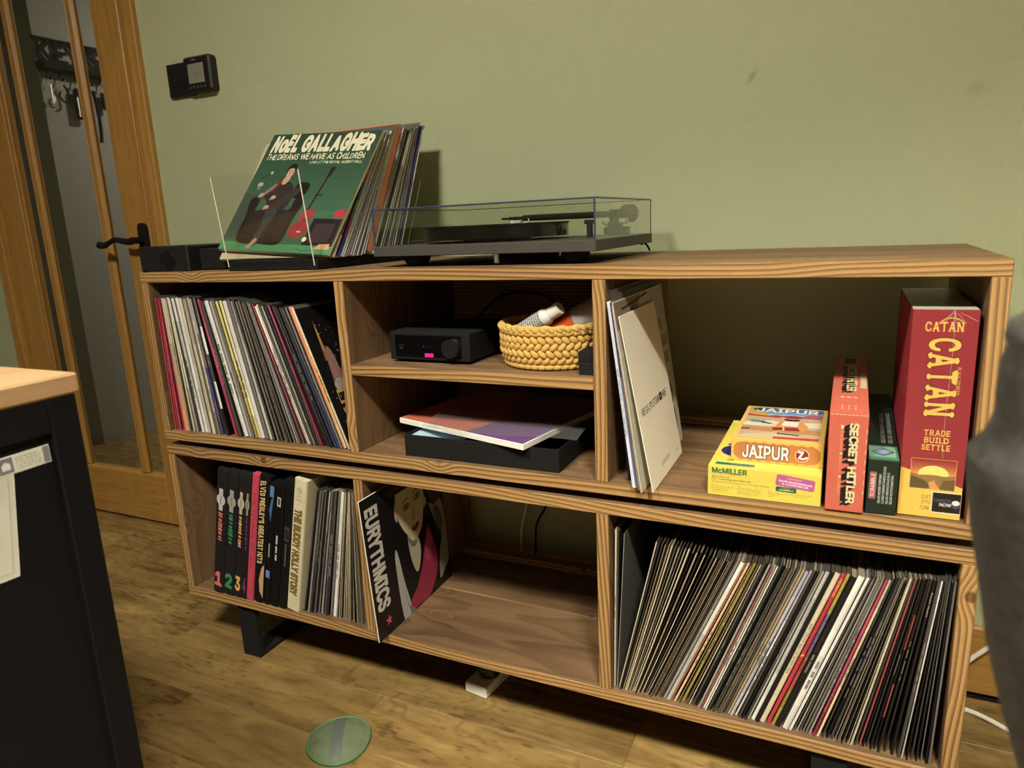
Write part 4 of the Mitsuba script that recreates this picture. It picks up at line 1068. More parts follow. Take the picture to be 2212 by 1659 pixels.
# ------------------------------------------------------------------ tray, booklet and sleeves under the middle shelf
BZ = UZ0 + t + 0.0003
k = thing('storage_tray', 'shallow open black tray on the bottom board under the amplifier', 'tray')
tx0, tx1, ty0, ty1, th_ = 0.680, 1.0105, 0.016, 0.34, 0.044
obj('tray', cat(cb(tx0, tx1, ty0, ty1, BZ, BZ + 0.003, 0.0005), cb(tx0, tx1, ty0, ty0 + 0.003, BZ, BZ + th_, 0.0008), cb(tx0, tx1, ty1 - 0.003, ty1, BZ, BZ + th_, 0.0008), cb(tx0, tx0 + 0.003, ty0, ty1, BZ, BZ + th_, 0.0008), cb(tx1 - 0.003, tx1, ty0, ty1, BZ, BZ + th_, 0.0008)), 'm_black_matt', k)
c_ = np.array((0.828, 0.185, BZ + th_ + 0.0065)); yaw = math.radians(-14.0)
X = np.array([math.cos(yaw), math.sin(yaw), -0.012]); X /= np.linalg.norm(X)
Y = np.array([-math.sin(yaw), math.cos(yaw), 0.035]); Y -= X * (X @ Y); Y /= np.linalg.norm(Y); Z = np.cross(X, Y)
M = frame(c_, X, Y, Z)
k = thing('booklet', 'white edged square booklet with an orange and purple cover lying on the black tray', 'booklet')
obj('pages', moved(cb(-0.165, 0.165, -0.155, 0.155, 0.0, 0.012, 0.001), M), 'm_paper', k)
P = Print().rect(-0.163, -0.153, 0.163, 0.153, (206, 104, 76)).poly([(0.02, -0.153), (0.163, -0.153), (0.163, 0.153), (-0.05, 0.153), (0.0, 0.03), (0.045, -0.05)], (116, 74, 132)).poly([(0.045, -0.05), (0.163, -0.03), (0.163, 0.153), (-0.05, 0.153), (0.0, 0.03)], (96, 66, 110))
for i in range(9):
    P.line([(0.04 - 0.005 * i + 0.02 * j, -0.05 + 0.012 * i + 0.0006 * (j - 3) ** 2 * (1 + i * 0.2)) for j in range(7)], 0.0009, (190, 150, 150))
stick(k, P, c_ + Z * 0.012, X, Y, 'cover_print')
k = thing('plastic_sleeve', 'empty clear plastic sleeve laid across the orange and purple booklet', 'sleeve')
Mc = frame(c_ + Z * 0.0165 + np.array([0.045, -0.05, 0]), *(np.array(q) for q in ((0.995, 0.06, -0.010), (-0.06, 0.995, 0.035), (0.0, -0.035, 1.0))))
gx, gy = np.meshgrid(np.linspace(-0.16, 0.16, 16), np.linspace(-0.11, 0.15, 14), indexing='ij')
gz = 0.002 + 0.0022 * np.sin(gx * 25 + gy * 12) - 0.012 * np.clip((-gy - 0.02) / 0.13, 0, 1) ** 2
V = np.stack([gx, gy, gz], -1).reshape(-1, 3)
i_, j_ = np.meshgrid(np.arange(15), np.arange(13), indexing='ij')
q = np.stack([i_ * 14 + j_, (i_ + 1) * 14 + j_, (i_ + 1) * 14 + j_ + 1, i_ * 14 + j_ + 1], -1).reshape(-1, 4)
scene['m_clear_film'] = {'type': 'blendbsdf', 'weight': 0.09, 'a': {'type': 'thindielectric', 'int_ior': 1.45}, 'b': {'type': 'twosided', 'c': {'type': 'diffuse', 'reflectance': rgb((200, 200, 200))}}}
obj('sheet', moved((V, q), Mc), 'm_clear_film', k, smooth=True)
k = thing('card_insert', 'pale blue paper insert in the left front corner of the black tray', 'card')
obj('card', moved(cb(0, 0.1, 0, 0.2, 0, 0.001, 0.0003), frame((0.684, 0.020, BZ + 0.036), np.array([0.985, 0.05, -0.16]), np.array([-0.05, 0.998, 0.02]), np.array([0.16, 0.0, 0.985]))), pr_((164, 190, 206), 0.5), k)

# ------------------------------------------------------------------ sleeves leaning on the right hand divider
def lean_sleeve(k, o, tilt, w, h, th, spine, face, edge, yaw=0.0, mat='m_card', part='sleeve'):
    tl = math.radians(tilt)
    yw = math.radians(yaw)
    d = np.array([-math.sin(yw), math.cos(yw), 0]); nh = np.array([math.cos(yw), math.sin(yw), 0])
    u = nh * -math.sin(tl) + uz3 * math.cos(tl); n = nh * math.cos(tl) + uz3 * math.sin(tl)
    m = sleeve_mesh(w, h, th, [L3(q) for q in spine], L3(face), L3(edge), random.Random(len(scene)), 0.04)
    scene[k + '__' + part] = mikit.ply(moved((m[0], m[1]), frame(o, n, d, u)), mat, color=m[2])
    return np.asarray(o, float), n, d, u
G3 = 'records leaning on the divider beside the games'
def tg(lab):
    return thing('vinyl_record', lab, 'vinyl record', G3)
k = tg('black LP sleeve nearest the divider in the compartment with the games')
lean_sleeve(k, (1.1370, 0.020, BZ + 0.0003), 5.2, 0.315, 0.315, 0.004, [(24, 24, 24)], (24, 24, 24), (30, 30, 30))
k = tg('white and blue spined LP in the compartment with the games')
o, n, d, u = lean_sleeve(k, (1.1535, -0.012, BZ + 0.0003), 7.4, 0.315, 0.316, 0.0085, [(206, 214, 236), (216, 220, 232), (214, 220, 236)], (206, 206, 206), (220, 216, 208), mat='m_gloss')
P = Print().rect(0.0058, 0.002, 0.0084, 0.314, (120, 130, 200)).rect(0.0058, 0.19, 0.0084, 0.314, (44, 54, 140)).text("NOW THAT'S WHAT I CALL CHRISTMAS", 0.0014, 0.205, 0.115, 0.0034, (120, 118, 120), rot=-90)
stick(k, P, o, n, u, 'spine_print')
k = tg('LP in a clear sleeve between the white spined one and the leaflet beside the games')
o, n, d, u = lean_sleeve(k, (1.1655, -0.018, BZ + 0.0003), 7.9, 0.315, 0.320, 0.004, [(150, 144, 128), (120, 96, 80), (150, 110, 80), (196, 196, 180)], (186, 184, 170), (150, 146, 130), mat='m_gloss')
scene[k + '__outer_sleeve'] = mikit.ply(moved(film_mesh(0.318, 0.320, 0.004, 0.016, 0.004), frame(o, n, d, u)), 'm_film')
k = tg('large pale LP cover with faint grey lettering, behind the cream leaflet')
o, n, d, u = lean_sleeve(k, (1.1725, -0.030, BZ + 0.0003), 8.4, 0.315, 0.318, 0.0035, [(176, 170, 150)], (206, 206, 190), (206, 204, 190), 0.0, mat='m_gloss')
P = Print().rect(0.002, 0.002, 0.313, 0.316, (206, 208, 190)).poly([(0.0, 0.316), (0.16, 0.316), (0.10, 0.27), (0.0, 0.26)], (150, 122, 112)).poly([(0.0, 0.27), (0.06, 0.28), (0.05, 0.24), (0, 0.24)], (206, 190, 180)).line([(0.04, 0.302), (0.13, 0.308), (0.20, 0.313)], 0.004, (50, 48, 40)).poly([(0.09, 0.295), (0.105, 0.30), (0.09, 0.28), (0.083, 0.25)], (52, 56, 42))
for i, w in enumerate((0.05, 0.085, 0.075)):
    P.rect(0.235 - 0.002 * i, 0.235 - i * 0.034, 0.235 + w * 0.8, 0.257 - i * 0.034, (174, 164, 156))
P.ell(0.268, 0.105, 0.020, 0.022, (120, 114, 108)).ell(0.258, 0.075, 0.018, 0.028, (112, 96, 80)).ell(0.272, 0.052, 0.016, 0.030, (104, 92, 80)).ell(0.262, 0.085, 0.007, 0.009, (196, 180, 160))
stick(k, P, o + n * 0.0035, d, u, 'cover_print')
scene[k + '__outer_sleeve'] = mikit.ply(moved(film_mesh(0.316, 0.318, 0.0035, 0.012, 0.003), frame(o, n, d, u)), 'm_film')
k = thing('leaflet', 'tall cream instruction leaflet with thin grey lettering leaning on the LPs beside the games', 'leaflet')
o, n, d, u = lean_sleeve(k, (1.1915, -0.0245, BZ + 0.0003), 10.8, 0.2224, 0.2965, 0.0016, [(236, 230, 214)], (236, 230, 212), (226, 220, 204), part='paper')
P = Print().text('REGA SYSTEM', 0.022, 0.124, 0.112, 0.013, (96, 92, 86), fat=0.0).text('NE', 0.160, 0.124, 0.026, 0.013, (96, 92, 86), fat=0.0)
P.ell(0.147, 0.1305, 0.0095, 0.0078, (60, 58, 54)).ell(0.147, 0.1305, 0.0028, 0.0022, (226, 220, 204))
for yy in (0.026, 0.021):
    P.rect(0.078, yy, 0.136, yy + 0.0016, (160, 154, 142))
P.text('rega', 0.182, 0.016, 0.014, 0.005, (120, 116, 106))
stick(k, P, o + n * 0.0016, d, u, 'print')

# ------------------------------------------------------------------ board games
def game_box(label, x0, x1, y0, y1, z0, z1, col, tilt=0.0, lid=None, c=0.0012, yaw=0.0):
    k = thing('board_game_box', label, 'board game')
    a, w = math.radians(tilt), math.radians(yaw)
    X = np.array([math.cos(w), math.sin(w), 0])
    Yh = np.array([-math.sin(w), math.cos(w), 0])
    Y = Yh * math.cos(a) + uz3 * math.sin(a)
    Z = np.cross(X, Y)
    o = np.array([x0, y0, z0 + 0.0003])
    M = frame(o, X, Y, Z)
    W_, D_, H_ = x1 - x0, y1 - y0, z1 - z0
    if lid:
        obj('tray', moved(cb(0.001, W_ - 0.001, 0.001, D_ - 0.001, 0, lid, c), M), 'm_card', k, color=LC(col))
        obj('lid', moved(cb(0, W_, 0, D_, lid + 0.0006, H_, c), M), 'm_card', k, color=LC(col))
    else:
        obj('box', moved(cb(0, W_, 0, D_, 0, H_, c), M), 'm_card', k, color=LC(col))
    return k, o, X, Y, Z, W_, D_, H_

YEL = (232, 212, 48)
k, o, X, Y, Z, w, d, h = game_box('bright yellow board game box lying flat under the orange one', 1.2760, 1.4450, 0.0005, 0.268, BZ, BZ + 0.0500, YEL)
YZ = BZ + 0.0503
P = Print().rect(0.0008, 0.0008, w - 0.0008, h - 0.0008, YEL)
P.text('McMiLLER', 0.0065, 0.0385, 0.054, 0.0082, (36, 110, 66), bold=True, fat=0.03).text('SUSTAINABLE FUNMAKERS', 0.0065, 0.0352, 0.046, 0.0024, (214, 112, 140))
P.text('WWW.MCMILLER.FUN', 0.0065, 0.0310, 0.027, 0.0019, (40, 38, 20), bold=True).text('EMAIL: FUNMAKERS@MCMILLERGAMES.COM', 0.0065, 0.0272, 0.060, 0.0019, (40, 38, 20), bold=True)
P.text('© 2024 McMiller Entertainment LLC. All rights reserved.', 0.0065, 0.0226, 0.088, 0.0020, (44, 42, 22))
rr = random.Random(3)
for cx, y0, lines in ((0.0065, 0.0180, ('USA:', 'McMiller Entertainment LLC,', '8605 Santa Monica Blvd,', 'West Hollywood, CA,', 'USA, 90069')), (0.0470, 0.0185, ('UK:', 'McMiller Entertainment LLC,', 'Lytchett House, 13 Freeland Park,', 'Wareham Road, Lytchett Matravers,', 'Poole, Dorset, BH16 6FA')),
                      (0.0930, 0.0170, ('EU:', 'McMiller Entertainment LLC,', '10115 Berlin,', 'Germany')), (0.1290, 0.0150, ('EU Responsible Person:', 'The Netherlands'))):
    for i, s in enumerate(lines):
        P.text(s, cx, y0 - i * 0.0031, min(0.036, 0.0013 * len(s)), 0.0014, (60, 56, 30))
P.rect(0.104, 0.0255, 0.160, 0.0440, (196, 88, 158), 0.003, -6)
for s, x, y, ww, hh, cc in (('CREATED BY', 0.1200, 0.0398, 0.022, 0.0022, (240, 206, 90)), ('DAVID McGRANAGHAN', 0.1080, 0.0352, 0.048, 0.0029, (250, 240, 250)), ('& JULIAN MILLER', 0.1130, 0.0305, 0.038, 0.0029, (250, 240, 250))):
    P.text(s, x, y, ww, hh, cc, rot=-5, bold=True)
P.rect(0.104, 0.0180, 0.134, 0.0262, (34, 98, 60), 0.0022, -2).text('DESIGNED BY', 0.1125, 0.0234, 0.013, 0.0014, (230, 210, 80)).text('JAN KENNELLY', 0.1080, 0.0200, 0.022, 0.0021, (244, 244, 236), bold=True)
stick(k, P, o, X, Z, 'front_print')
P = Print().rect(0.0008, 0.0008, w - 0.0008, d - 0.0008, YEL).rect(0.010, 0.008, 0.07, 0.020, (70, 130, 110)).text('McMILLER', 0.013, 0.0105, 0.05, 0.0065, (30, 60, 50), bold=True)
P.ell(0.034, 0.085, 0.026, 0.030, (52, 40, 120)).ell(0.028, 0.118, 0.014, 0.010, (110, 84, 130)).line([(0.033, 0.052), (0.033, 0.034), (0.026, 0.034)], 0.003, (30, 28, 40)).line([(0.024, 0.19), (0.03, 0.215)], 0.006, (40, 40, 44)).ell(0.026, 0.188, 0.008, 0.01, (40, 40, 44))
stick(k, P, o + Z * h, X, Y, 'lid_print')
obj('rear_flap', cb(1.2775, 1.30, 0.262, 0.2675, BZ + 0.0505, BZ + 0.0525, 0.0004), 'm_card', k, color=LC((226, 216, 120)))

k, o, X, Y, Z, w, d, h = game_box('orange and gold board game box stacked on the yellow one', 1.3062, 1.4450, 0.0365, 0.246, YZ, YZ + 0.0385, (238, 190, 72))
P = Print().rect(0.0008, 0.0008, w - 0.0008, h - 0.0008, (240, 192, 70)).rect(0.004, 0.0035, w - 0.004, 0.0325, (206, 126, 46), 0.012)
for i in range(16):
    P.ell(0.016 + i * 0.007, 0.004 + 0.028 * (i % 2), 0.004, 0.002, (206, 126, 46))
P.text('JAIPUR', 0.0175, 0.0075, 0.071, 0.0205, (244, 238, 228), bold=True, outline=0.0012, ocol=(104, 62, 76), fat=0.015)
P.ell(0.108, 0.0175, 0.0105, 0.0105, (240, 224, 200)).ell(0.108, 0.0175, 0.0094, 0.0094, (150, 28, 36)).line([(0.103, 0.023), (0.109, 0.0235), (0.106, 0.017), (0.1035, 0.013), (0.110, 0.012), (0.115, 0.015)], 0.0034, (240, 228, 214))
stick(k, P, o, X, Z, 'front_print')
P = Print().rect(0.0008, 0.0008, w - 0.0008, d - 0.0008, (240, 194, 72))
clip_ = shapely.box(0.008, 0.008, w - 0.008, d - 0.008).buffer(0.003)
P.rect(0.007, 0.007, w - 0.007, d - 0.007, (206, 170, 128), 0.004)
P.rect(0.007, 0.150, w - 0.007, d - 0.007, (120, 156, 206), 0.004).rect(0.03, 0.178, w - 0.007, d - 0.007, (74, 110, 180), 0.004).rect(0.03, 0.145, 0.12, 0.160, (170, 190, 210))
P.poly([(0.008, 0.202), (0.008, 0.15), (0.045, 0.14), (0.03, 0.19)], (214, 160, 80)).poly([(0.010, 0.19), (0.03, 0.202), (0.035, 0.18), (0.02, 0.176)], (34, 92, 60))
P.poly([(0.008, 0.142), (0.06, 0.136), (0.075, 0.15), (0.055, 0.154), (0.04, 0.146), (0.008, 0.154)], (176, 70, 70)).poly([(0.095, 0.142), (0.131, 0.140), (0.131, 0.164), (0.112, 0.168), (0.1, 0.155)], (186, 90, 104))
P.poly([(0.008, 0.10), (0.05, 0.118), (0.075, 0.108), (0.131, 0.12), (0.131, 0.085), (0.008, 0.08)], (232, 214, 180)).poly([(0.008, 0.075), (0.131, 0.07), (0.131, 0.045), (0.008, 0.05)], (196, 140, 86)).poly([(0.008, 0.02), (0.06, 0.045), (0.131, 0.018), (0.131, 0.008), (0.008, 0.008)], (214, 196, 140))
P.ell(0.028, 0.108, 0.014, 0.008, (70, 150, 170), -15).poly([(0.036, 0.108), (0.055, 0.098), (0.05, 0.094), (0.034, 0.10)], (36, 60, 74))
P.poly([(0.055, 0.060), (0.065, 0.115), (0.10, 0.118), (0.112, 0.09), (0.106, 0.06)], (226, 150, 66)).poly([(0.068, 0.090), (0.072, 0.118), (0.096, 0.116), (0.094, 0.088)], (240, 230, 214)).poly([(0.055, 0.075), (0.095, 0.082), (0.10, 0.062), (0.058, 0.058)], (160, 42, 44))
P.ell(0.083, 0.128, 0.013, 0.008, (60, 44, 40)).ell(0.083, 0.136, 0.009, 0.007, (186, 120, 90)).ell(0.084, 0.146, 0.016, 0.010, (170, 50, 66)).line([(0.06, 0.05), (0.075, 0.062), (0.072, 0.085)], 0.003, (240, 200, 120))
P.poly([(0.062, 0.022), (0.13, 0.026), (0.13, 0.012), (0.062, 0.010)], (206, 62, 44)).poly([(0.066, 0.045), (0.10, 0.04), (0.10, 0.034), (0.066, 0.037)], (70, 84, 100)).poly([(0.008, 0.06), (0.02, 0.064), (0.022, 0.056), (0.008, 0.052)], (84, 76, 70))
P.text('JAIPUR', 0.018, 0.174, 0.106, 0.024, (236, 232, 224), bold=True, outline=0.0008, ocol=(70, 70, 110), fat=0.02)
stick(k, P, o + Z * h, X, Y, 'lid_print')

COR = (218, 100, 76)
k, o, X, Y, Z, w, d, h = game_box('coral board game box standing upright with bold black and cream lettering', 1.4510, 1.5030, -0.004, 0.345, BZ, BZ + 0.1535, COR, tilt=3.0)
P = Print().rect(0.0008, 0.0008, w - 0.0008, h - 0.0008, COR)
P.text('SECRET HITLER', 0.0285, 0.140, 0.126, 0.0105, (238, 216, 160), rot=-90, bold=True, jitter=0.05, gap=0.03, seed=6, fat=-0.01, outline=0.0006, ocol=(238, 216, 160), shadow=(-0.0075, -0.0045, (28, 24, 24), 10))
for s, y0, l in (('5-10 PLAYERS', 0.128, 0.030), ('AGES 17+', 0.088, 0.022), ('45 MINUTES', 0.052, 0.026)):
    P.text(s, 0.0165, y0, l, 0.0022, (240, 190, 150), rot=-90)
P.rect(0.0162, 0.131, 0.0200, 0.1365, (240, 206, 170)).rect(0.0162, 0.0905, 0.0200, 0.0935, (240, 206, 170)).ell(0.018, 0.0555, 0.0018, 0.0018, (240, 206, 170))
for i in range(7):
    P.rect(w - 0.0022, 0.03 + i * 0.016, w - 0.0012, 0.037 + i * 0.016, (244, 200, 168))
for i in range(9):
    P.rect(0.002 + i * 0.0055, h - 0.0016, 0.0055 + i * 0.0055, h - 0.0006, (246, 206, 176))
stick(k, P, o, X, Z, 'front_print')
P = Print().rect(0.0008, 0.0008, w - 0.0008, d - 0.0008, COR)
P.text('SECRET HITLER', 0.0215, 0.285, 0.165, 0.0135, (230, 208, 150), rot=-90, bold=True, jitter=0.05, gap=0.03, seed=6, fat=-0.01, outline=0.0006, ocol=(230, 208, 150), shadow=(-0.007, -0.010, (28, 24, 24), 10))
P.rect(0.016, 0.300, 0.034, 0.336, (36, 28, 28)).rect(0.020, 0.310, 0.030, 0.326, (84, 66, 60)).rect(0.0410, 0.140, 0.0500, 0.235, (214, 196, 150))
for i in range(3):
    P.rect(0.013 + i * 0.009, 0.082, 0.0185 + i * 0.009, 0.088, (240, 196, 160)).rect(0.015 + i * 0.009, 0.02, 0.0172 + i * 0.009, 0.046, (238, 150, 120))
stick(k, P, o + Z * h, X, Y, 'top_print')
P = Print()
for i in range(14):
    P.rect(0.004 + i * 0.024, 0.002, 0.02 + i * 0.024, h - 0.001, (40, 32, 28) if i % 2 else (196, 176, 130))
stick(k, P, o + Y * d, -Y, Z, 'side_print')

DGN = (24, 44, 36)
k, o, X, Y, Z, w, d, h = game_box('dark green board game box with a small red name panel beside the tall red box', 1.5060, 1.5466, 0.002, 0.345, BZ, BZ + 0.0855, DGN, tilt=3.0)
P = Print().rect(0.0008, 0.0008, w - 0.0008, h - 0.0008, DGN).rect(0.0035, 0.024, 0.0120, 0.066, (206, 196, 190), 0.0014).rect(0.0039, 0.0245, 0.0116, 0.0655, (176, 40, 56), 0.0012)
P.text('SCRABBLE', 0.0102, 0.0265, 0.037, 0.0050, (240, 226, 220), rot=90, bold=True)
for i, (s, l) in enumerate((('DELUXE WOODEN TURNTABLE', 0.046), ('PLATEAU TOURNANT EN BOIS DE LUXE', 0.058), ('DELUXE-DREHTELLER AUS HOLZ', 0.049), ('DELUXE HOUTEN DRAAITAFEL', 0.046))):
    P.text(s, 0.0185 + i * 0.0052, 0.0175, l, 0.0030, (206, 210, 204), rot=90, bold=True)
stick(k, P, o, X, Z, 'front_print')
P = Print().rect(0.0008, 0.0008, w - 0.0008, d - 0.0008, DGN).rect(0.0008, 0.0008, w - 0.0008, 0.060, (70, 130, 104)).rect(0.001, 0.012, w - 0.004, 0.056, (120, 176, 140)).poly([(0.004, 0.034), (0.019, 0.016), (0.036, 0.034), (0.019, 0.052)], (40, 70, 72)).poly([(0.006, 0.035), (0.019, 0.020), (0.032, 0.035), (0.019, 0.050)], (120, 150, 196)).line([(0.012, 0.028), (0.026, 0.042)], 0.001, (220, 226, 236)).line([(0.026, 0.028), (0.012, 0.042)], 0.001, (220, 226, 236))
for i, (s, l) in enumerate((('DELUXE WOODEN TURNTABLE', 0.15), ('DELUXE-DREHTELLER AUS HOLZ', 0.15))):
    P.text(s, 0.024 + i * 0.010, 0.074, l, 0.0055, (170, 174, 168), rot=90, bold=True)
P.rect(0.003, 0.13, 0.010, 0.17, (70, 30, 36)).ell(0.006, 0.30, 0.004, 0.010, (70, 96, 84))
stick(k, P, o + Z * h, X, Y, 'top_print')

RED, GOLD = (156, 36, 48), (240, 190, 60)
k, o, X, Y, Z, w, d, h = game_box('tall red and yellow board game box in shrink wrap at the right end', 1.5485, 1.6283, 0.012, 0.312, BZ, BZ + 0.3030, RED)
P = Print().rect(0.0006, 0.0006, w - 0.0006, h - 0.0006, RED)
P.poly([(0.0006, 0.0006), (w - 0.0006, 0.0006), (w - 0.0006, 0.049), (w * 0.55, 0.060), (0.0006, 0.074)], (240, 196, 44))
P.rect(0.0, 0.066, w - 0.0006, 0.074, (206, 110, 44), 0) if False else None
P.text('CATAN', 0.0165, 0.2735, 0.046, 0.0125, GOLD, serif=True, bold=True)
arc = [(0.0475 + 0.0155 * math.cos(a), 0.2795 + 0.0125 * math.sin(a)) for a in np.linspace(0.35, PI - 0.35, 18)]
P.line(arc, 0.0012, GOLD)
P.text('CATAN', 0.0245, 0.2640, 0.112, 0.0345, GOLD, rot=-90, serif=True, bold=True, fat=0.015, outline=0.0012, ocol=(96, 22, 30))
P.text("KLAUS TEUBER'S", 0.0595, 0.2240, 0.040, 0.0042, (236, 170, 70), rot=-90, serif=True)
for i, (s, l) in enumerate((('TRADE', 0.033), ('BUILD', 0.030), ('SETTLE', 0.0355))):
    P.text(s, 0.042, 0.1240 - i * 0.0108, l, 0.0080, GOLD, anchor='c', serif=True, bold=True)
P.rect(0.0130, 0.0430, 0.0700, 0.0890, (226, 170, 70))
cl = shapely.box(0.0136, 0.0436, 0.0694, 0.0884)
for i in range(9):
    f = i / 8
    P.add(shapely.box(0.0136, 0.0884 - 0.0028 * (i + 1), 0.0694, 0.0884 - 0.0028 * i), tuple(np.array((150, 40, 46)) * (1 - f) + np.array((230, 150, 60)) * f))
P.add(affinity.scale(shapely.Point(0.042, 0.0665).buffer(1), 0.019, 0.0125).intersection(shapely.box(0.0136, 0.063, 0.0694, 0.0884)), (250, 222, 104))
P.add(shapely.Polygon([(0.0136, 0.0665), (0.025, 0.064), (0.04, 0.0655), (0.055, 0.064), (0.0694, 0.066), (0.0694, 0.0436), (0.0136, 0.0436)]), (150, 116, 60))
P.add(shapely.Polygon([(0.0136, 0.062), (0.028, 0.058), (0.04, 0.050), (0.035, 0.0436), (0.0136, 0.0436)]), (92, 80, 44)).add(shapely.Polygon([(0.0694, 0.060), (0.055, 0.058), (0.05, 0.0436), (0.0694, 0.0436)]), (110, 88, 48)).add(shapely.Polygon([(0.04, 0.0436), (0.036, 0.053), (0.05, 0.060), (0.047, 0.0605), (0.044, 0.055), (0.052, 0.0436)]), (226, 150, 76))
P.text('CATAN', 0.030, 0.0285, 0.022, 0.0055, (110, 76, 30), serif=True).text('STUDIO', 0.030, 0.0205, 0.022, 0.0055, (110, 76, 30), serif=True).text('CN', 0.029, 0.0115, 0.011, 0.0055, (110, 76, 30), serif=True)
P.rect(0.0425, 0.0085, w - 0.0008, 0.0405, (236, 232, 222)).rect(0.0437, 0.0097, w - 0.0010, 0.0393, (16, 15, 17))
P.text('UNBOX', 0.0458, 0.0255, 0.021, 0.0046, (70, 84, 140), bold=True).text('NOW', 0.0528, 0.0192, 0.0150, 0.0046, (232, 230, 224), bold=True)
P.poly([(0.0682, 0.0275), (0.0730, 0.0300), (0.0776, 0.0275), (0.0776, 0.0235), (0.0730, 0.0212), (0.0682, 0.0235)], (232, 230, 226)).poly([(0.0682, 0.0215), (0.0730, 0.0190), (0.0776, 0.0215), (0.0776, 0.0195), (0.0730, 0.0170), (0.0682, 0.0195)], (70, 84, 150))
stick(k, P, o, X, Z, 'front_print', mat='m_gloss')
P = Print().rect(0.0008, 0.0008, w - 0.0008, d - 0.0008, (186, 188, 168)).poly([(0.05, 0.3), (0.0785, 0.22), (0.0785, 0.3)], (90, 40, 44))
stick(k, P, o + Z * h, X, Y, 'top_print', mat='m_gloss')
wr = []
rr = random.Random(21)
for i in range(7):
    a = rr.uniform(-2.6, -0.5)
    r0, r1 = rr.uniform(0.001, 0.01), rr.uniform(0.012, 0.034)
    p0, p1 = (0.05 + r0 * math.cos(a), -0.0006, h + r0 * math.sin(a)), (0.05 + r1 * math.cos(a), -0.0006, h + r1 * math.sin(a))
    if p1[0] < w - 0.002 and p1[0] > 0.002:
        wr.append(tube([p0, p1], 0.00018, 4))
wr.append(tube(spline([(0.050, -0.0006, h), (0.0515, -0.0006, h * 0.8), (0.0505, -0.0006, h * 0.6), (0.0515, -0.0006, h * 0.3)], 10), 0.00014, 4))
obj('shrink_wrap_creases', moved(cat(*wr), frame(o, X, Y, Z)), 'm_edge', k)

# ------------------------------------------------------------------ cables behind and beside the shelving
k = tag(obj('cable', tube(spline([(0.742, 0.478, 0.52), (0.738, 0.476, 0.36), (0.730, 0.474, 0.295), (0.714, 0.472, 0.23), (0.711, 0.470, 0.16), (0.716, 0.462, 0.06), (0.728, 0.40, 0.0045), (0.765, 0.22, 0.0045), (0.775, 0.140, 0.012)], 50), 0.0038, 8), 'm_white', smooth=True), 'white mains cable hanging down the wall in the open middle compartment', 'cable')
k = tag(obj('cable', tube(spline([(0.80, 0.480, 0.52), (0.795, 0.478, 0.34), (0.784, 0.476, 0.295), (0.757, 0.474, 0.245), (0.753, 0.472, 0.20), (0.752, 0.470, 0.15), (0.76, 0.455, 0.05), (0.79, 0.36, 0.0035), (0.80, 0.20, 0.0035), (0.785, 0.135, 0.03)], 50), 0.0028, 8), 'm_black_matt', smooth=True), 'thin black cable wriggling down the wall in the open middle compartment', 'cable')
k = tag(obj('cable', tube(spline([(1.795, 0.470, 0.155), (1.752, 0.462, 0.112), (1.705, 0.452, 0.05), (1.690, 0.436, 0.0048), (1.737, 0.414, 0.0045), (1.783, 0.388, 0.0045), (1.90, 0.33, 0.0045), (2.2, 0.3, 0.0045)], 50), 0.0050, 8), 'm_white', smooth=True), 'white cable lying on the floor to the right of the shelf units', 'cable')
# extension socket with a plug under the lower unit
k = thing('extension_socket', 'white extension socket on the floor under the lower shelf unit', 'socket')
ya = math.radians(-8)
Ms = frame(np.array([0.738, 0.088, 0.0]), np.array([math.cos(ya), math.sin(ya), 0]), np.array([-math.sin(ya), math.cos(ya), 0]), uz3)
obj('body', moved(cb(0, 0.058, 0, 0.20, 0, 0.026, 0.003), Ms), 'm_white', k)
k = thing('plug', 'round black plug pushed into the white socket under the shelf', 'plug')
obj('body', moved(moved(lathe([(0, 0), (0.023, 0), (0.0245, 0.004), (0.022, 0.030), (0.014, 0.038), (0, 0.038)], 28), frame((0.032, 0.052, 0.0262), ux3, uy3, uz3)), Ms), 'm_black', k, smooth=40)
obj('cord', moved(tube(spline([(0.045, 0.058, 0.042), (0.075, 0.075, 0.044), (0.12, 0.10, 0.02), (0.16, 0.20, 0.0035)], 16), 0.003, 8), Ms), 'm_black', k, smooth=True)

# ------------------------------------------------------------------ green pad on the floor
k = thing('floor_pad', 'round domed green pad with a grey stripe on the oak floor', 'pad')
gp = np.array([0.576, -0.150, 0.0])
g_ang = math.radians(-40)
Mg = frame(gp, np.array([math.cos(g_ang), math.sin(g_ang), 0]), np.array([-math.sin(g_ang), math.cos(g_ang), 0]), uz3)
na, nr = 56, 10
V, Fq = [], []
def pad_r(a):
    return 0.0655 * (1 + 0.05 * math.cos(2 * a + 0.6) + 0.02 * math.cos(3 * a))
def pad_z(f):
    return 0.005 + 0.024 * (1 - f ** 2.2)
for i in range(nr + 1):
    for j in range(na):
        f = i / nr; a = 2 * PI * j / na; r = pad_r(a) * f
        V.append((r * math.cos(a), r * math.sin(a), pad_z(f)))
for j in range(na):
    a = 2 * PI * j / na
    V.append((pad_r(a) * math.cos(a), pad_r(a) * math.sin(a), 0.0003))
for i in range(nr + 1):
    for j in range(na):
        Fq.append((i * na + j, (i + 1) * na + j, (i + 1) * na + (j + 1) % na, i * na + (j + 1) % na))
scene['m_pad'] = pr_(proc(lambda p, n, uv: mix(L3((116, 128, 100)), L3((92, 104, 80)), fbm(p.x * 60, p.y * 60, p.z * 60, 3))), 0.7, specular=0.25)
obj('shell', moved((np.array(V), np.array(Fq)), Mg), 'm_pad', k, smooth=40)
rimp = [(pad_r(a) * math.cos(a), pad_r(a) * math.sin(a), 0.0062) for a in np.linspace(0, 2 * PI, 60)]
obj('piping', moved(tube(rimp, 0.0022, 8), Mg), pr_((84, 128, 84), 0.5), k, smooth=True)
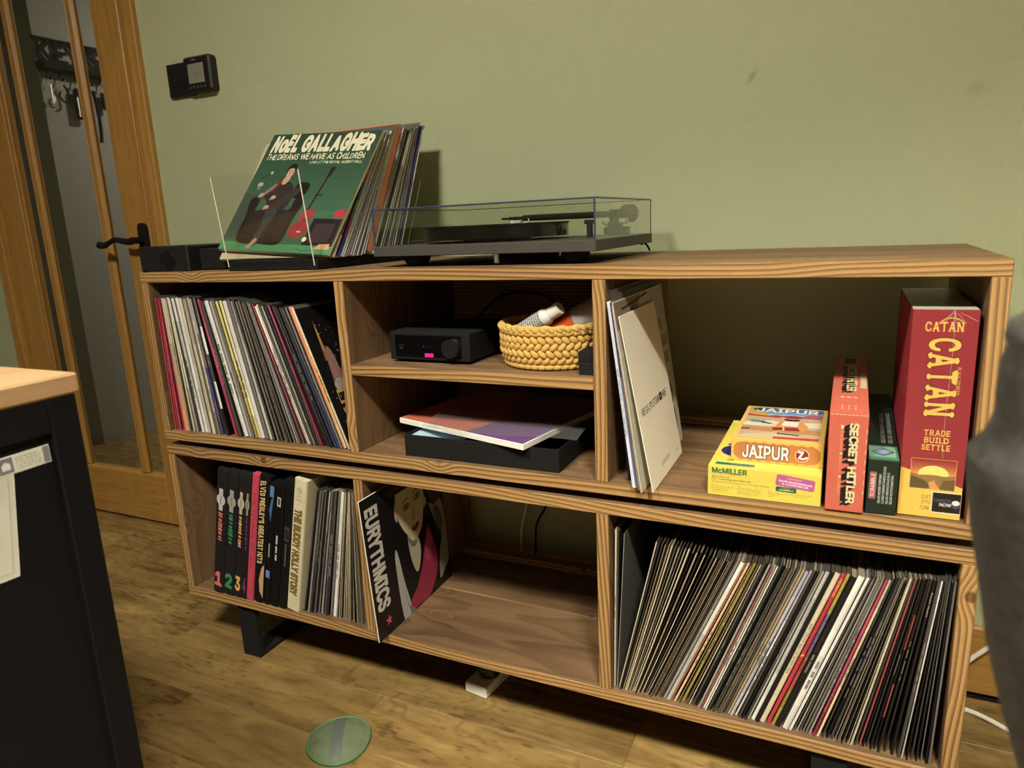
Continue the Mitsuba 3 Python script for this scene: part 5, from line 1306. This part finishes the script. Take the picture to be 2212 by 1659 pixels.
s0 = []
for v in np.linspace(-1, 1, 24):
    for uu in (-0.0115, 0.0115):
        yy = v * 0.0585
        f = min(1, math.hypot(uu, yy) / 0.066)
        s0.append((uu, yy, pad_z(f) + 0.0022))
s0 = np.array(s0)
obj('stripe', moved((s0, np.array([(2 * i, 2 * i + 1, 2 * i + 3, 2 * i + 2) for i in range(23)])), frame(gp, np.array([math.cos(math.radians(31)), math.sin(math.radians(31)), 0]), np.array([-math.sin(math.radians(31)), math.cos(math.radians(31)), 0]), uz3)), pr_((92, 96, 92), 0.6), k, smooth=True)

# ------------------------------------------------------------------ dark cabinet in the left foreground
k = thing('kitchen_island', 'dark cabinet with a pale oak worktop in the left foreground', 'cabinet')
KX, KY, KT, KB = 0.655, -0.595, 0.870, 0.8463
obj('worktop', cb(-0.55, KX, -1.9, KY, KB, KT, 0.0025), 'm_worktop', k)
bx0, by0 = KX - 0.002, KY - 0.006
obj('carcass', cb(-0.50, bx0 - 0.016, -1.85, by0 - 0.0005, 0.0, KB, 0.001), 'm_cabinet', k)
sp = k + '__side_panel'
obj('stile', cb(bx0 - 0.016, bx0, by0 - 0.034, by0, 0.0, KB, 0.002), 'm_cabinet', sp)
obj('stile', cb(bx0 - 0.016, bx0, -1.85, -1.80, 0.0, KB, 0.002), 'm_cabinet', sp)
obj('rail', cb(bx0 - 0.016, bx0, -1.80, by0 - 0.034, KB - 0.040, KB, 0.002), 'm_cabinet', sp)
obj('rail', cb(bx0 - 0.016, bx0, -1.80, by0 - 0.034, 0.0, 0.08, 0.002), 'm_cabinet', sp)
obj('panel', cb(bx0 - 0.0155, bx0 - 0.010, -1.80, by0 - 0.034, 0.08, KB - 0.040, 0.0), 'm_cabinet', sp)
px_ = bx0 - 0.010
k = thing('sticker', 'small printed strip sticker with a grey logo block on the dark cabinet', 'sticker')
q0 = np.array([px_ + 0.0010, -0.6950, 0.7715])
xs, zs = np.array([0, 0.992, 0.02]), np.array([0, -0.02, 0.999])
xs, zs = np.array([0.0, 1.0, 0.02]), np.array([0.0, -0.02, 1.0])
obj('paper', moved(cb(0, 0.058, 0, 0.021, 0, 0.0004, 0.0001), frame(q0, xs, zs, ux3)), 'm_paper', k)
P = Print().rect(0.0004, 0.0004, 0.0576, 0.0206, (216, 216, 200)).rect(0.002, 0.002, 0.017, 0.0195, (120, 118, 130)).poly([(0.005, 0.006), (0.014, 0.006), (0.014, 0.012), (0.0095, 0.0155), (0.005, 0.012)], (226, 226, 220)).rect(0.050, 0.001, 0.0572, 0.020, (130, 132, 142))
rr = random.Random(8)
for r_i in range(5):
    x = 0.020
    while x < 0.047:
        l = rr.uniform(0.001, 0.005)
        P.rect(x, 0.004 + r_i * 0.003, min(x + l, 0.048), 0.0052 + r_i * 0.003, (150, 150, 138))
        x += l + 0.0012
stick(k, P, q0 + ux3 * 0.0004, xs, zs, 'print')
k = thing('notice', 'white notice sheet with a thin border taped on the dark cabinet', 'notice')
xs, zs = np.array([0, 0.9986, -0.052]), np.array([0, 0.13, 0.9915])
q0 = np.array([px_ + 0.0002, -0.6940, 0.6560]) - xs * 0.187
obj('paper', moved(cb(0, 0.187, 0, 0.128, 0, 0.0004, 0.0001), frame(q0, xs, zs, ux3)), 'm_paper', k)
P = Print().rect(0.001, 0.001, 0.186, 0.127, (206, 206, 190)).rect(0.005, 0.006, 0.181, 0.122, (170, 170, 156)).rect(0.006, 0.007, 0.180, 0.121, (206, 206, 190))
stick(k, P, q0 + ux3 * 0.0004, xs, zs, 'print')

# ------------------------------------------------------------------ fabric at the right edge, on a chair
k = thing('chair', 'wooden chair mostly out of view at the right edge under the grey jacket', 'chair')
obj('seat', cb(1.66, 2.04, -0.86, -0.47, 0.43, 0.455, 0.006), 'm_oak_x', k, uv=(0.2, 0))
for x, y, zt in ((1.69, -0.49, 0.43), (2.01, -0.49, 0.43), (2.01, -0.83, 0.43)):
    obj('leg', cb(x - 0.017, x + 0.017, y - 0.017, y + 0.017, 0, zt, 0.003), 'm_oak_z', k, uv=(0.4, 0))
obj('leg', cb(1.69 - 0.017, 1.69 + 0.017, -0.83 - 0.017, -0.83 + 0.017, 0, 0.43, 0.003), 'm_oak_z', k, uv=(0.5, 0))
for y in (-0.62, -0.70):
    obj('back_post', cb(1.69, 1.72, y - 0.012, y + 0.012, 0.455, 0.90, 0.003), 'm_oak_z', k, uv=(0.6, 0))
obj('back_rail', cb(1.685, 1.725, -0.72, -0.60, 0.86, 0.90, 0.004), 'm_oak_z', k, uv=(0.7, 0))
sil = [(0.50, 1.66), (0.58, 1.621), (0.64, 1.594), (0.686, 1.574), (0.72, 1.563), (0.757, 1.553), (0.80, 1.545), (0.829, 1.539), (0.85, 1.5355), (0.868, 1.5335), (0.878, 1.533), (0.886, 1.540), (0.90, 1.5445), (0.915, 1.5440), (0.930, 1.5445), (0.9385, 1.5480), (0.944, 1.5455), (0.952, 1.5475), (0.958, 1.5560), (0.966, 1.560), (0.974, 1.566), (0.982, 1.578), (0.990, 1.60), (0.995, 1.64)]
V, Fq = [], []
nn = 64
for i, (z, xm) in enumerate(sil):
    top = max(0, (z - 0.95) / 0.045)
    rx, ry = (1.83 - xm) / 2 * (1 - 0.45 * top ** 2), 0.085 * (1 - 0.6 * top ** 2)
    cx = xm + rx
    for j in range(nn):
        a = 2 * PI * j / nn
        ca_, sa_ = math.cos(a), math.sin(a)
        fold = 1 + 0.06 * math.sin(5 * a + z * 16) * math.sin(z * 37 + 2 * a)
        V.append((cx + rx * abs(ca_) ** 0.8 * np.sign(ca_), -0.655 + ry * fold * abs(sa_) ** 0.8 * np.sign(sa_), z))
for i in range(len(sil) - 1):
    for j in range(nn):
        Fq.append((i * nn + j, i * nn + (j + 1) % nn, (i + 1) * nn + (j + 1) % nn, (i + 1) * nn + j))
V.append((1.72, -0.655, 0.997))
top_i = len(V) - 1
tri = [(a, b, c) for a, b, c, d in Fq] + [(a, c, d) for a, b, c, d in Fq] + [((len(sil) - 1) * nn + j, (len(sil) - 1) * nn + (j + 1) % nn, top_i) for j in range(nn)]
k = tag(obj('jacket', (np.array(V), np.array(tri)), 'm_fabric', smooth=True), 'soft grey fabric jacket draped over the chair at the right edge', 'jacket')

# ------------------------------------------------------------------ key rack in the hall
k = thing('key_rack', 'dark metal wall rack spelling KEYS seen through the door glass', 'key rack')
HX = -1.97
tm = meshkit.text_mesh('KEYS', 0.078, 0.006, True)
b = tm.bounds
tm.apply_translation((-b[0][0], -b[0][1], 0))
tm.apply_scale((0.315 / (b[1][0] - b[0][0]), 0.095 / (b[1][1] - b[0][1]), 1))
YZX = frame(np.array([HX + 0.012, 1.135, 1.845]), uy3, uz3, ux3)
obj('lettering', moved(tm, YZX), 'm_black_matt', k)
obj('top_rail', cb(HX + 0.002, HX + 0.020, 1.125, 1.46, 1.940, 1.950, 0.002), 'm_black_matt', k)
obj('rail', cb(HX, HX + 0.050, 1.125, 1.46, 1.800, 1.845, 0.012), 'm_black_matt', k)
hooks = [1.165, 1.225, 1.30, 1.37, 1.43]
for y in hooks:
    obj('hook', tube(spline([(HX + 0.02, y, 1.80), (HX + 0.022, y, 1.775), (HX + 0.035, y, 1.765), (HX + 0.046, y, 1.778)], 10), 0.004, 6), 'm_black_matt', k)
def ring(y, z, r):
    return tube([(HX + 0.034 + 0.004 * math.cos(a), y + r * math.sin(a), z - r + r * math.cos(a)) for a in np.linspace(0, 2 * PI, 24)], 0.0016, 6)
scene['m_dark_metal'] = {'type': 'twosided', 'b': {'type': 'roughconductor', 'material': 'Cr', 'alpha': 0.3}}
descr = ['long silver key with a round bow', 'looped dark strap with keys', 'bundle of keys behind the left glazing bar', 'long dark lanyard', 'short black fob']
for i, y in enumerate(hooks):
    kk = thing('key_bunch', f'{descr[i]} hanging from the KEYS rack', 'keys')
    z = 1.772
    obj('ring', ring(y, z, 0.016), 'm_dark_metal', kk)
    if i == 0:
        obj('key', cat(cb(HX + 0.030, HX + 0.034, y - 0.004, y + 0.004, 1.655, 1.742, 0.001), ring(y, 1.660, 0.014), cb(HX + 0.030, HX + 0.034, y + 0.004, y + 0.012, 1.668, 1.690, 0.001)), 'm_chrome', kk)
    elif i == 1:
        obj('strap', tube(spline([(HX + 0.03, y, 1.745), (HX + 0.035, y + 0.02, 1.70), (HX + 0.035, y + 0.012, 1.668), (HX + 0.035, y - 0.014, 1.675), (HX + 0.035, y - 0.020, 1.715)], 16), 0.005, 6), 'm_black_matt', kk)
    elif i == 2:
        obj('fob', cb(HX + 0.02, HX + 0.04, y - 0.028, y + 0.024, 1.60, 1.742, 0.008), 'm_black_matt', kk)
        obj('key', cb(HX + 0.040, HX + 0.043, y - 0.024, y - 0.016, 1.61, 1.70, 0.001), 'm_dark_metal', kk)
    elif i == 3:
        obj('lanyard', tube(spline([(HX + 0.034, y, 1.742), (HX + 0.034, y + 0.012, 1.62), (HX + 0.034, y + 0.004, 1.50)], 12), 0.009, 6), 'm_black_matt', kk)
    else:
        obj('fob', cb(HX + 0.02, HX + 0.036, y - 0.018, y + 0.018, 1.66, 1.742, 0.006), 'm_black_matt', kk)
